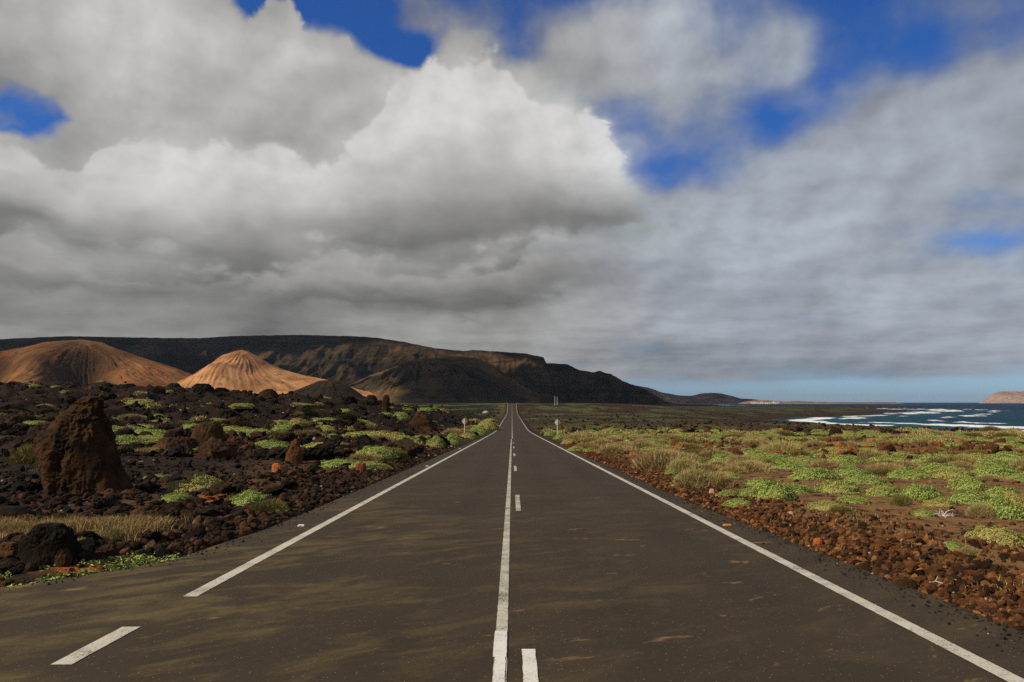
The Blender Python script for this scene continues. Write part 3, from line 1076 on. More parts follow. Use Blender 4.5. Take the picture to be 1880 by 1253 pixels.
skyline_hill('island', 9500, [(1800, 746), (1806, 737), (1812, 733), (1818, 727), (1828, 720.5), (1836, 719.3), (1860, 719), (1900, 719), (1960, 718), (2040, 722), (2120, 730), (2200, 746)], 700, isl, 3.0, seed=89)


# ------------------------------------------------------------------ unseen solid clouds added out of view on the left to shade the tableland
def build_shade_clouds():
    m, t, b = material('shade_cloud')
    b.inputs['Base Color'].default_value = (0.85, 0.85, 0.86, 1)
    b.inputs['Roughness'].default_value = 1.0
    b.inputs['Specular IOR Level'].default_value = 0.0
    r_ = np.random.default_rng(640)
    bm = bmesh.new()
    bmesh.ops.create_icosphere(bm, subdivisions=3, radius=1.0)
    V0 = np.array([v.co[:] for v in bm.verts])
    F0 = np.array([[v.index for v in f.verts] for f in bm.faces], np.int32)
    bm.free()
    HZ = 2500.0
    shift = np.array([sd.x, sd.y]) / sd.z * (HZ - 90)
    for (x0, x1, y0, y1, n) in SHADOW_BOXES:
        Vs, Fs = [], []
        for i in range(n):
            x, y = r_.uniform(x0, x1), r_.uniform(y0, y1)
            if any(((x - a) / rx) ** 2 + ((y - c) / ry) ** 2 < 1 for (a, c, rx, ry) in SHADOW_GAPS):
                continue
            rad = r_.uniform(90, 190)
            V = V0 * (1 + 0.22 * fbm3(V0 * 1.7 + i, 4))[:, None] * rad * np.array([1, 1, 0.62])
            V = V + np.array([x + shift[0], y + shift[1], HZ + r_.uniform(-20, 90)])
            Fs.append(F0 + len(Vs) * len(V0))
            Vs.append(V)
        me = make_mesh('cloud', np.concatenate(Vs), np.concatenate(Fs), smooth=True)
        o = link('cloud', me, m)
        o['kind'] = 'stuff'


# where the shade falls on the ground (x0, x1, y0, y1, puffs) and the sunlit holes (x, y, rx, ry)
SHADOW_BOXES = [(-4300, -1500, 2330, 3500, 300), (-1600, 900, 2260, 3300, 300), (-2600, -1270, 1700, 2400, 110), (-250, 700, 1500, 2400, 110)]
SHADOW_GAPS = [(-760, 2760, 400, 260), (-460, 2400, 290, 270), (-150, 2920, 380, 230), (-1900, 2820, 480, 230), (-730, 1990, 330, 390), (-925, 1850, 290, 380)]
build_shade_clouds()

# ---- RESUME_OBJECTS
# ------------------------------------------------------------------ stones: shapes and materials
def ico(sub):
    bm = bmesh.new()
    bmesh.ops.create_icosphere(bm, subdivisions=sub, radius=1.0)
    V = np.array([v.co[:] for v in bm.verts])
    F = np.array([[v.index for v in f.verts] for f in bm.faces], np.int32)
    bm.free()
    return V, F


ICO = {k: ico(k) for k in (1, 2, 3, 4)}


def rock_shape(sub, seed, craggy=0.42, flat=0.75):
    r_ = np.random.default_rng(seed)
    V, F = ICO[sub]
    V = V.copy()
    # a few chopped planes give facets
    for _ in range(9):
        n = r_.normal(size=3)
        n /= np.linalg.norm(n)
        d = r_.uniform(0.55, 0.9)
        over = np.maximum(V @ n - d, 0)
        V -= over[:, None] * n * 0.9
    o = r_.uniform(0, 100, 3)
    V *= (1 + craggy * fbm3(V * 1.3 + o, 3) + (0.20 * fbm3(V * 3.1 + o, 3, 0.6, True) + 0.16 * fbm3(V * 7.0 + o, 2)) * (sub > 1) + (0.22 * r_.normal(size=len(V)) if sub == 1 else 0))[:, None]
    V *= np.array([r_.uniform(0.8, 1.2), r_.uniform(0.8, 1.2), flat * r_.uniform(0.8, 1.15)])
    return V, F


def rock_material(name, source, dark, mid, light, p_mid=0.5, pale=None):
    m, t, b = material(name)
    if source == 'object':
        tone = t.node('ShaderNodeObjectInfo').outputs['Random']
        p = t.node('ShaderNodeTexCoord').outputs['Object']
        sc = 2.2
    else:
        tone = t.attr('tone')
        p = t.pos()
        sc = 6.0
    n = t.noise(p, sc, 6, 0.65)
    n2 = t.noise(p, sc * 4, 4, 0.7)
    v = t.math('ADD', tone, t.math('MULTIPLY', t.math('SUBTRACT', n, 0.5), 0.9))
    c = t.mix(t.mapr(v, p_mid - 0.35, p_mid + 0.25), dark, mid)
    c = t.mix(t.mapr(v, p_mid + 0.25, p_mid + 0.65), c, light)
    if pale is not None:
        c = t.mix(t.mapr(tone, 0.978, 0.985, 0.0, 0.8), c, pale)
    c = t.mix(t.mapr(n2, 0.35, 0.7, 0.0, 0.55), c, tuple(x * 0.45 for x in dark))
    t.put(b.inputs['Base Color'], c)
    bmp = t.node('ShaderNodeBump')
    bmp.inputs['Strength'].default_value = 0.8
    bmp.inputs['Distance'].default_value = 0.03
    t.put(bmp.inputs['Height'], n2)
    t.put(b.inputs['Normal'], bmp.outputs[0])
    b.inputs['Roughness'].default_value = 0.95
    b.inputs['Specular IOR Level'].default_value = 0.12
    return m


LAVA = ((0.008, 0.0063, 0.0045), (0.044, 0.024, 0.012), (0.150, 0.066, 0.024))
RUST = ((0.026, 0.014, 0.007), (0.135, 0.054, 0.018), (0.34, 0.145, 0.050))
M_LAVA = rock_material('lava_stone', 'object', *LAVA, p_mid=0.56)
M_RUST = rock_material('rust_stone', 'object', *RUST, p_mid=0.42)
M_LAVA_A = rock_material('lava_rubble_stone', 'attr', *LAVA, p_mid=0.54, pale=(0.40, 0.36, 0.32))
M_RUST_A = rock_material('rust_rubble_stone', 'attr', *RUST, p_mid=0.42, pale=(0.50, 0.34, 0.24))
M_HERO = rock_material('crag_stone', 'object', (0.016, 0.010, 0.006), (0.130, 0.058, 0.020), (0.230, 0.095, 0.030), p_mid=0.36)
M_DARKROCK = rock_material('dark_crag_stone', 'object', (0.009, 0.007, 0.005), (0.048, 0.026, 0.013), (0.105, 0.045, 0.018), p_mid=0.5)
M_ORANGE = rock_material('orange_stone', 'object', (0.20, 0.060, 0.018), (0.40, 0.125, 0.034), (0.52, 0.19, 0.06), p_mid=0.5)
M_WHITE = rock_material('white_stone', 'object', (0.34, 0.31, 0.28), (0.55, 0.52, 0.48), (0.70, 0.68, 0.64), p_mid=0.5)
M_BLOCK = rock_material('red_block_stone', 'object', (0.060, 0.020, 0.009), (0.15, 0.045, 0.016), (0.24, 0.075, 0.026), p_mid=0.5)

ROCKS = [rock_shape(4, 100 + i) for i in range(9)]
ROCK_ME = {}


def rock_me(i, mat):
    key = (i, mat.name)
    if key not in ROCK_ME:
        V, F = ROCKS[i]
        me = make_mesh('rock', V, F, smooth=False)
        me.materials.append(mat)
        ROCK_ME[key] = me
    return ROCK_ME[key]


def merge(shapes, idx, P, S, Rz, tone, tilt=0.5, seed=1, squash=None):
    """many small copies of a few shapes as one mesh"""
    r_ = np.random.default_rng(seed)
    Vs, Fs, Ts = [], [], []
    base = 0
    for k in range(len(shapes)):
        sel = np.nonzero(idx == k)[0]
        if len(sel) == 0:
            continue
        V, F = shapes[k]
        n = len(sel)
        a, bx, by = Rz[sel], r_.normal(0, tilt, n), r_.normal(0, tilt, n)
        ca, sa = np.cos(a), np.sin(a)
        cx, sx = np.cos(bx), np.sin(bx)
        v = np.repeat(V[None], n, 0) * S[sel][:, None, None]
        y = v[..., 1] * cx[:, None] - v[..., 2] * sx[:, None]
        z = v[..., 1] * sx[:, None] + v[..., 2] * cx[:, None]
        x = v[..., 0]
        X = x * ca[:, None] - y * sa[:, None]
        Y = x * sa[:, None] + y * ca[:, None]
        W_ = np.stack([X, Y, z], -1) + P[sel][:, None, :]
        Vs.append(W_.reshape(-1, 3))
        f = F[None] + (np.arange(n) * len(V))[:, None, None] + base
        Fs.append(f.reshape(-1, F.shape[1]))
        Ts.append(np.repeat(tone[sel], len(V)))
        base += n * len(V)
    return np.concatenate(Vs), np.concatenate(Fs), np.concatenate(Ts)


def project(P):
    d = P - np.array([0, 0, CAM_Z])
    c, s = math.cos(PITCH), math.sin(PITCH)
    fwd = d[:, 1] * c + d[:, 2] * s
    up = -d[:, 1] * s + d[:, 2] * c
    fw = np.where(fwd > 0.5, fwd, 0.5)
    return 940 + F_PX * d[:, 0] / fw, 626.5 - F_PX * up / fw, fwd


# ------------------------------------------------------------------ plants: shapes and materials
def plant_material(name, lo, hi, alt, rough=0.7):
    m, t, b = material(name)
    tone = t.attr('tone')
    rn = t.node('ShaderNodeObjectInfo').outputs['Random']
    n = t.noise(t.pos(), 1.6, 4, 0.6)
    c = t.mix(tone, lo, hi)
    c = t.mix(t.mapr(t.math('ADD', t.math('MULTIPLY', rn, 0.5), t.math('MULTIPLY', n, 0.7)), 0.50, 0.90, 0.0, 0.75), c, alt)
    t.put(b.inputs['Base Color'], c)
    b.inputs['Roughness'].default_value = rough
    b.inputs['Specular IOR Level'].default_value = 0.2
    return m


M_GREEN = plant_material('cushion_leaves', (0.095, 0.135, 0.026), (0.395, 0.475, 0.115), (0.390, 0.310, 0.095))
M_DRY = plant_material('dry_twigs', (0.150, 0.105, 0.040), (0.520, 0.390, 0.170), (0.340, 0.290, 0.105))
M_OLIVE = plant_material('olive_twigs', (0.090, 0.078, 0.022), (0.270, 0.220, 0.070), (0.210, 0.140, 0.050))
M_DARKBUSH = plant_material('dark_twigs', (0.014, 0.013, 0.006), (0.060, 0.050, 0.020), (0.050, 0.030, 0.014))
M_GRASS = plant_material('dry_grass_blades', (0.140, 0.090, 0.032), (0.420, 0.290, 0.120), (0.250, 0.180, 0.065))
M_GREYTWIG = plant_material('bleached_twigs', (0.36, 0.33, 0.29), (0.62, 0.58, 0.52), (0.45, 0.40, 0.35))


def dome_pts(n, seed, lump=0.22, hgt=0.42):
    """points and outward normals over a lumpy cushion of radius 1"""
    r_ = np.random.default_rng(seed)
    z = r_.uniform(0.0, 1, n) ** 0.9
    a = r_.uniform(0, 2 * np.pi, n)
    rr = np.sqrt(np.maximum(1 - z * z, 0))
    D = np.stack([rr * np.cos(a), rr * np.sin(a), z], -1)
    return D, dome_r(D, seed, lump), hgt


def dome_r(D, seed, lump):
    o = np.array([seed * 3.1, seed * 1.7, seed * 0.9])
    r = 1 + lump * fbm3(D * 1.6 + o, 2) * 1.5 + 0.16 * fbm3(D * 4.5 + o, 2)
    return r * (1 + 0.14 * (1 - np.abs(D[:, 2])) * np.sin(np.arctan2(D[:, 1], D[:, 0]) * 3 + seed))


def cushion(n_leaf, leaf, seed, lump=0.22, hgt=0.42):
    r_ = np.random.default_rng(seed + 500)
    D, r, h = dome_pts(n_leaf, seed, lump, hgt)
    sc = np.array([1, 1, h])
    P = D * r[:, None] * sc * r_.uniform(0.88, 1.06, n_leaf)[:, None]
    N = D / sc
    N /= np.linalg.norm(N, axis=1)[:, None]
    N = N + r_.normal(0, 0.36, (n_leaf, 3))
    N[:, 2] += 0.10
    N /= np.linalg.norm(N, axis=1)[:, None]
    T = np.cross(N, r_.normal(size=(n_leaf, 3)))
    T /= np.linalg.norm(T, axis=1)[:, None]
    B = np.cross(N, T)
    s = leaf * r_.uniform(0.55, 1.25, n_leaf)[:, None]
    # each rosette: a bent diamond of two faces
    V = np.stack([P - T * s, P - B * s * 0.75 + N * s * 0.25, P + T * s, P + B * s * 0.75 + N * s * 0.25], 1).reshape(-1, 3)
    F = (np.arange(n_leaf)[:, None] * 4 + np.array([0, 1, 2, 3])[None]).astype(np.int32)
    tone = np.repeat(np.clip(r_.normal(0.52, 0.30, n_leaf), 0, 1), 4)
    # the dense body underneath
    Vc, Fc = ICO[3]
    keep = Vc[:, 2] > -0.35
    rc = dome_r(Vc, seed, lump) * 0.90
    Vc2 = Vc * rc[:, None] * sc
    Vc2[:, 2] -= 0.03
    Fq = np.concatenate([Fc, Fc[:, 2:]], 1)
    Fq = Fq[keep[Fc].all(1)]
    V = np.concatenate([V, Vc2])
    F3 = Fq + n_leaf * 4
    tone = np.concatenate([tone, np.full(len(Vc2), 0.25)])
    return V, F, F3[:, :3], tone


def two_mesh(name, V, F4, F3, tone, mat):
    """mesh of quads and triangles together"""
    V = np.ascontiguousarray(V, np.float32)
    me = bpy.data.meshes.new(name)
    me.vertices.add(len(V))
    me.vertices.foreach_set('co', V.ravel())
    loops = np.concatenate([F4.ravel(), F3.ravel()]).astype(np.int32)
    me.loops.add(len(loops))
    me.loops.foreach_set('vertex_index', loops)
    me.polygons.add(len(F4) + len(F3))
    st = np.concatenate([np.arange(len(F4)) * 4, len(F4) * 4 + np.arange(len(F3)) * 3]).astype(np.int32)
    tt = np.concatenate([np.full(len(F4), 4), np.full(len(F3), 3)]).astype(np.int32)
    me.polygons.foreach_set('loop_start', st)
    me.polygons.foreach_set('loop_total', tt)
    me.update(calc_edges=True)
    at = me.attributes.new('tone', 'FLOAT', 'POINT')
    at.data.foreach_set('value', np.ascontiguousarray(tone, np.float32))
    me.materials.append(mat)
    return me


def twiggy(n, seed, ln=0.30, w=0.011, hgt=0.5, up=0.55, lump=0.2, core=True):
    """a rounded dry bush: thin shoots standing out of a dense body"""
    r_ = np.random.default_rng(seed + 900)
    D, r, h = dome_pts(n, seed, lump, hgt)
    sc = np.array([1, 1, h])
    P = D * r[:, None] * sc * r_.uniform(0.70, 1.0, n)[:, None]
    G = D * np.array([1, 1, 0.8]) + np.array([0, 0, up]) + r_.normal(0, 0.35, (n, 3))
    G /= np.linalg.norm(G, axis=1)[:, None]
    L = ln * r_.uniform(0.4, 1.2, n)[:, None]
    S = np.cross(G, r_.normal(size=(n, 3)))
    S /= np.linalg.norm(S, axis=1)[:, None]
    ww = w * r_.uniform(0.6, 1.5, n)[:, None]
    bend = r_.normal(0, 0.18, (n, 3)) * L
    A = P - G * L * 0.4
    M_ = P + G * L * 0.2 + bend * 0.5
    E = P + G * L * 0.65 + bend
    V = np.stack([A - S * ww, A + S * ww, M_ + S * ww * 0.8, E, M_ - S * ww * 0.8], 1).reshape(-1, 3)
    b5 = np.arange(n)[:, None] * 5
    F4 = (b5 + np.array([0, 1, 2, 4])[None]).astype(np.int32)
    F3 = (b5 + np.array([4, 2, 3])[None]).astype(np.int32)
    tone = np.repeat(np.clip(r_.normal(0.5, 0.28, n), 0, 1), 5)
    if core:
        Vc, Fc = ICO[3]
        rc = dome_r(Vc, seed, lump) * 0.78
        Vc2 = Vc * rc[:, None] * sc * (1 + 0.12 * pn3(Vc * 9 + seed))[:, None]
        Fc = Fc[(Vc[:, 2] > -0.35)[Fc].all(1)]
        F3 = np.concatenate([F3, Fc + n * 5])
        V = np.concatenate([V, Vc2])
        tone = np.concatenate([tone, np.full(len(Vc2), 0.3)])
    return V, F4, F3, tone


GREEN_ME = [two_mesh('cushion_shrub', *cushion(8500, 0.027, 11 + i, hgt=h), M_GREEN) for i, h in enumerate((0.40, 0.34, 0.45, 0.36, 0.42))]
GREEN_FAR = [two_mesh('cushion_shrub', *cushion(1500, 0.055, 31 + i, hgt=h), M_GREEN) for i, h in enumerate((0.40, 0.34, 0.45))]
DRY_ME = [two_mesh('dry_shrub', *twiggy(8000, 51 + i, hgt=h, w=0.007, ln=0.24), M_DRY) for i, h in enumerate((0.5, 0.42, 0.55))]
DARK_ME = [two_mesh('dark_shrub', *twiggy(2600, 71 + i, hgt=h, ln=0.42, w=0.016, up=0.8), M_DARKBUSH) for i, h in enumerate((0.8, 1.0, 0.65))]
OLIVE_ME = [two_mesh('olive_shrub', *twiggy(8000, 61 + i, hgt=h, ln=0.20, w=0.007), M_OLIVE) for i, h in enumerate((0.55, 0.45))]


def at_px(name, mes, px, py, w_px, h_px, label, cat, group=None, sink=0.06, rz=None, natural_h=0.42):
    """a thing standing where a pixel of its foot meets the land, w_px by h_px pixels large"""
    P = hit(px, py)
    k = P[1] / F_PX
    rad = w_px * k / 2
    me = mes[rnd.randrange(len(mes))] if isinstance(mes, list) else mes
    dims = np.array([v for v in me.vertices[0].co])  # touch
    o = link(name, me)
    o.location = (P[0], P[1] + rad * 0.5, float(ground_z(P[0], P[1] + rad * 0.5)) - sink * rad)
    o.scale = (rad, rad * 0.9, h_px * k / natural_h)
    o.rotation_euler = (0, 0, rnd.uniform(0, 6.28) if rz is None else rz)
    tag(o, label, cat, group)
    return o


PLANTS = []         # taken circles (x, y, r)


def plant(name, mes, px, py, w, h, label, cat, group=None, nh=0.42):
    o = at_px(name, mes, px, py, w, h, label, cat, group, natural_h=nh)
    PLANTS.append((o.location.x, o.location.y, o.scale.x))
    return o


G_R = 'green cushion shrubs covering the field beside the sea'
G_L = 'green cushion shrubs among the black lava'
D_R = 'dry beige bushes along the seaward verge'
D_L = 'dry and olive bushes on the lava side'
# --- salient plants on the sea side
plant('cushion_shrub', GREEN_ME, 1845, 1000, 96, 26, 'bright green shrub on bare brown soil, nearest the camera on the sea side', 'shrub', G_R)
plant('cushion_shrub', GREEN_ME, 1757, 1011, 34, 17, 'small round green shrub alone on bare soil, just below a larger one', 'shrub', G_R)
plant('cushion_shrub', GREEN_ME, 1702, 948, 40, 12, 'flat bright green shrub touching a bleached white dead bush', 'shrub', G_R)
plant('cushion_shrub', GREEN_ME, 1850, 952, 96, 34, 'broad green shrub beside a grey dry bush at the frame edge', 'shrub', G_R)
plant('cushion_shrub', GREEN_ME, 1525, 936, 62, 15, 'low flat green shrub alone on rust gravel near a yellow tuft', 'shrub', G_R)
plant('cushion_shrub', GREEN_ME, 1575, 924, 60, 16, 'pale green flat shrub on rust gravel, right of a darker flat one', 'shrub', G_R)
plant('cushion_shrub', GREEN_ME, 1360, 930, 52, 15, 'small green shrub at the edge of the rust rocks nearest the asphalt', 'shrub', G_R)
plant('cushion_shrub', GREEN_ME, 1342, 912, 42, 14, 'small round green shrub behind another at the rusty verge', 'shrub', G_R)
plant('cushion_shrub', GREEN_ME, 1385, 912, 54, 19, 'round green shrub joined to a larger pale one above the verge', 'shrub', G_R)
plant('cushion_shrub', GREEN_ME, 1430, 918, 84, 30, 'broad pale green shrub reaching toward the rusty verge', 'shrub', G_R)
for px, py, w, h in ((1552, 905, 110, 28), (1630, 912, 70, 22), (1700, 918, 90, 30), (1735, 930, 60, 18), (1790, 925, 90, 28), (1785, 900, 80, 34), (1850, 915, 80, 30), (1870, 930, 60, 26),
                     (1460, 905, 90, 24), (1500, 880, 110, 24), (1600, 890, 100, 22), (1570, 875, 90, 20), (1680, 880, 90, 22), (1760, 880, 90, 22), (1840, 875, 90, 22), (1400, 895, 70, 20),
                     (1340, 880, 60, 18), (1290, 862, 50, 15), (1255, 880, 36, 12), (1235, 872, 30, 12), (1330, 850, 60, 18), (1400, 855, 80, 18), (1480, 850, 90, 18), (1560, 850, 90, 18),
                     (1640, 850, 90, 18), (1720, 850, 90, 18), (1800, 848, 90, 18), (1860, 846, 70, 18), (1195, 815, 60, 13), (1320, 805, 40, 9), (1120, 808, 30, 8), (1060, 828, 40, 10), (1085, 830, 30, 9), (1030, 806, 34, 11), (1010, 800, 26, 10), (1048, 815, 36, 12)):
    plant('cushion_shrub', GREEN_ME, px, py, w * 0.86, h * 0.85, 'bright green cushion shrub in the mounds between the rusty verge and the shore', 'shrub', G_R)
plant('dry_shrub', DRY_ME, 1215, 862, 100, 38, 'largest beige twiggy bush above the rusty verge on the sea side', 'bush', D_R, nh=0.55)
plant('dry_shrub', DRY_ME, 1260, 868, 60, 30, 'beige bush leaning against the largest one on the sea side', 'bush', D_R, nh=0.55)
plant('dry_shrub', DRY_ME, 1285, 896, 90, 32, 'tan brown bush in front of the green field at the verge', 'bush', D_R, nh=0.55)
plant('dry_shrub', DRY_ME, 1325, 895, 54, 24, 'low tan bush right behind the rusty verge stones', 'bush', D_R, nh=0.55)
for px, py, w, h in ((1090, 815, 60, 16), (1060, 810, 50, 15), (1080, 825, 50, 14), (1130, 832, 60, 18), (1150, 822, 40, 13), (1235, 806, 52, 11), (1350, 870, 60, 18), (1520, 860, 60, 18), (1730, 848, 60, 14), (1650, 808, 50, 10), (1390, 806, 40, 9), (1420, 830, 50, 10), (1770, 860, 50, 14)):
    plant('dry_shrub', DRY_ME, px, py, w, h, 'beige dry bush among the green mounds on the sea side', 'bush', D_R, nh=0.55)
plant('olive_shrub', OLIVE_ME, 1661, 928, 40, 23, 'round olive tuft on bare soil in the sea-side field', 'bush', D_R, nh=0.6)
plant('olive_shrub', OLIVE_ME, 1644, 905, 52, 16, 'brown woody bush between green mounds behind the olive tuft', 'bush', D_R, nh=0.6)
plant('dry_shrub', DRY_ME, 1810, 952, 52, 25, 'grey brown dry bush leaning on a broad green shrub', 'bush', D_R, nh=0.55)
plant('olive_shrub', OLIVE_ME, 1550, 945, 52, 14, 'thin yellow olive tuft on the rust gravel', 'bush', D_R, nh=0.6)
plant('dry_shrub', DRY_ME, 1784, 1022, 34, 17, 'small pale grey bush on bare soil nearest the rust rocks', 'bush', D_R, nh=0.55)
# --- salient plants on the lava side
for px, py, w, h in ((20, 985, 70, 30), (75, 980, 60, 28), (120, 985, 70, 34), (160, 998, 64, 34), (200, 992, 60, 30), (240, 988, 60, 26), (275, 982, 40, 18), (140, 1012, 50, 26), (-20, 990, 60, 30)):
    plant('dry_shrub', DRY_ME, px, py, w, h, 'straw coloured wiry tuft in the grass bank behind the dark boulder', 'bush', 'straw tufts of the grass bank', nh=0.75)
plant('cushion_shrub', GREEN_ME, 357, 902, 96, 28, 'rounded green shrub in front of the lava, beside orange slabs', 'shrub', G_L)
plant('cushion_shrub', GREEN_ME, 318, 922, 62, 14, 'low green shrub touching the left end of the orange slabs', 'shrub', G_L)
plant('cushion_shrub', GREEN_ME, 455, 930, 80, 24, 'green shrub at the right end of the orange slabs', 'shrub', G_L)
plant('olive_shrub', OLIVE_ME, 488, 942, 70, 24, 'olive bush joined to a green shrub right of the orange slabs', 'bush', D_L, nh=0.6)
plant('cushion_shrub', GREEN_ME, 283, 882, 56, 12, 'grey green speckled shrub between the tall crag and the rounded shrub', 'shrub', G_L)
plant('cushion_shrub', GREEN_ME, 620, 855, 90, 14, 'long green mound right of the pointed dark stone', 'shrub', G_L)
plant('cushion_shrub', GREEN_ME, 670, 862, 80, 13, 'green mound behind the red square block', 'shrub', G_L)
plant('cushion_shrub', GREEN_ME, 500, 840, 60, 11, 'green mound left of the pointed dark stone', 'shrub', G_L)
plant('olive_shrub', OLIVE_ME, 718, 843, 56, 24, 'yellow olive bush among green mounds, nearest the lane', 'bush', D_L, nh=0.6)
plant('olive_shrub', OLIVE_ME, 55, 852, 90, 46, 'thin grey green bush growing at the left foot of the tall crag', 'bush', D_L, nh=0.6)
for px, py, w, h in ((690, 838, 60, 13), (230, 800, 80, 12), (262, 806, 70, 12), (215, 815, 60, 14), (270, 815, 60, 12), (420, 798, 70, 9), (465, 800, 60, 10), (490, 825, 60, 10), (520, 790, 40, 9), (590, 828, 90, 10), (640, 830, 60, 9), (665, 802, 60, 9), (700, 806, 80, 11),
                     (740, 815, 50, 10), (595, 794, 34, 9), (545, 780, 34, 11), (440, 758, 34, 6), (200, 772, 26, 6), (800, 822, 26, 13), (830, 815, 24, 12), (860, 805, 30, 9), (875, 797, 30, 9), (895, 788, 34, 9), (735, 770, 26, 8)):
    plant('cushion_shrub', GREEN_ME, px, py, w * 1.3, h * 1.45, 'green cushion shrub in a hollow of the black lava', 'shrub', G_L)
for px, py, w, h in ((505, 802, 70, 13), (335, 782, 40, 9), (680, 786, 26, 12), (580, 742, 26, 8), (545, 766, 30, 9), (830, 800, 40, 12), (865, 790, 30, 9), (850, 796, 30, 9)):
    plant('olive_shrub' if px < 560 else 'dry_shrub', OLIVE_ME if px < 560 else DRY_ME, px, py, w, h, 'dry tan bush on the rough lava beside green mounds', 'bush', D_L, nh=0.6)


# ------------------------------------------------------------------ crags and single stones
def stack_rock(name, rings, seed, amp=0.10, nseg=120, nlev=90, mat=None, depth=0.8):
    """rings: (height, left, right) in metres from the foot; an upright crag with that outline"""
    H = np.array([r[0] for r in rings])
    Lx = np.array([r[1] for r in rings])
    Rx = np.array([r[2] for r in rings])
    t = np.linspace(0, 1, nlev)
    hh = H[-1] * t
    l, r = np.interp(hh, H, Lx), np.interp(hh, H, Rx)
    a = np.linspace(0, 2 * np.pi, nseg, endpoint=False)
    sq = (np.abs(np.cos(a)) ** 4 + np.abs(np.sin(a)) ** 4) ** -0.25
    cap = np.sqrt(np.clip(1 - ((t - 0.90) / 0.10).clip(0, 1) ** 2, 0.0, 1)) * 0.55 + 0.45
    X = (l + r)[:, None] / 2 + ((r - l) / 2 * cap)[:, None] * (np.cos(a) * sq * 0.88)[None]
    Y = ((r - l) / 2 * depth * cap)[:, None] * (np.sin(a) * sq * 0.85)[None]
    Z = np.repeat(hh[:, None], nseg, 1)
    P = np.stack([X, Y, Z], -1).reshape(-1, 3)
    ctr = np.stack([np.repeat(((l + r) / 2)[:, None], nseg, 1), 0 * X, Z], -1).reshape(-1, 3)
    n = P - ctr
    n /= np.maximum(np.linalg.norm(n, axis=1), 1e-6)[:, None]
    s = H[-1]
    q = P / s
    r_ = np.random.default_rng(int(seed * 10))
    d = 0.75 * fbm3(q * np.array([2.4, 2.4, 1.3]) + seed, 3) + 0.50 * fbm3(q * np.array([7.0, 7.0, 2.6]) + seed, 4, 0.6, True) - 0.15 + 0.34 * fbm3(q * 13 + seed, 5, 0.65) + 0.22 * fbm3(q * np.array([26, 26, 11]) + seed, 3, 0.6, True)
    P = P + n * (d * amp * s)[:, None]
    # broken faces
    for _ in range(18):
        m_ = r_.normal(size=3) * np.array([1, 1, 0.5])
        m_ /= np.linalg.norm(m_)
        e_ = (P - ctr * np.array([1, 1, 1])) @ m_
        lim = np.quantile(e_, r_.uniform(0.90, 0.975))
        zc_ = r_.uniform(0, 1) * s
        win = np.exp(-((P[:, 2] - zc_) / (0.25 * s)) ** 2)
        P = P - (np.maximum(e_ - lim, 0) * win * 0.9)[:, None] * m_
    P[:, 2] += 0.07 * s * fbm3(q * 5 + seed * 2, 3) * (P[:, 2] / s)
    P[:nseg, 2] -= 0.15 * s
    top = np.array([[(l[-1] + r[-1]) / 2, 0, H[-1] * 1.01]])
    V = np.concatenate([P, top])
    i = np.arange(nlev - 1)[:, None] * nseg
    j = np.arange(nseg)[None]
    F = np.stack([i + j, i + (j + 1) % nseg, i + nseg + (j + 1) % nseg, i + nseg + j], -1).reshape(-1, 4)
    k0 = (nlev - 1) * nseg
    cap_f = np.stack([k0 + np.arange(nseg), k0 + (np.arange(nseg) + 1) % nseg, np.full(nseg, len(V) - 1)], -1)
    me = two_mesh(name, V, F.astype(np.int32), cap_f.astype(np.int32), np.zeros(len(V)), mat or M_HERO)
    return me


def crag(name, px, py, outline, seed, label, cat='rock', group=None, amp=0.10, mat=None, depth=0.8, dist=None):
    """outline: (py, px_left, px_right) rows of the photograph from the foot upwards"""
    P = hit(px, py) if dist is None else None
    if dist is not None:
        d = px_dir(px, py)
        P = np.array([d[0] / d[1] * dist, dist, 0])
        P[2] = float(ground_z(P[0], P[1]))
    k = P[1] / F_PX
    rings = [((py - o[0]) * k, (o[1] - px) * k, (o[2] - px) * k) for o in outline]
    if dist is not None:
        # stands on the land below its visible foot
        zf = CAM_Z + (739 - py) * k
        lift = zf - P[2]
        rings = [(0.0, rings[0][1] * 1.1, rings[0][2] * 1.1)] + [(r_[0] + max(lift, 0.02), r_[1], r_[2]) for r_ in rings]
    fine = 2 if (outline[0][0] - outline[-1][0]) > 60 else 1
    o = link(name, stack_rock(name, rings, seed, amp, 120 * fine, 90 * fine, mat, depth))
    w = (rings[0][2] - rings[0][1]) / 2 * depth
    o.location = (P[0], P[1] + w * 0.8, float(ground_z(P[0], P[1] + w * 0.5)) - 0.02)
    tag(o, label, cat, group)
    PLANTS.append((P[0], P[1] + w * 0.8, (rings[0][2] - rings[0][1]) / 2))
    return o


crag('lava_crag', 132, 914, [(914, 52, 216), (885, 50, 206), (858, 46, 194), (830, 42, 182), (808, 44, 172), (798, 52, 168), (788, 64, 164), (772, 78, 158), (760, 92, 152), (748, 106, 146), (738, 115, 142), (729, 121, 138)], 3.3,
     'tall brown lava crag standing above the rubble, biggest rock left of the road', amp=0.095)
crag('lava_boulder', 62, 1044, [(1044, 4, 122), (1020, 8, 120), (1000, 18, 112), (982, 34, 104), (968, 48, 88)], 5.9, 'dark rounded lava boulder in front of the dry grass by the asphalt', amp=0.15, mat=M_DARKROCK)
crag('lava_boulder', 104, 1042, [(1042, 86, 124), (1025, 88, 122), (1006, 94, 114)], 6.7, 'small dark stone leaning on the boulder before the dry grass', amp=0.10, mat=M_DARKROCK)
crag('lava_boulder', 12, 1035, [(1035, -20, 30), (1018, -16, 26), (1000, -8, 16)], 7.7, 'low rusty stone left of the rounded boulder by the asphalt', amp=0.12)
crag('lava_boulder', 18, 962, [(962, -30, 50), (945, -30, 42), (934, -20, 20)], 9.7, 'flat grey green boulder behind the dry grass at the frame edge', amp=0.08)
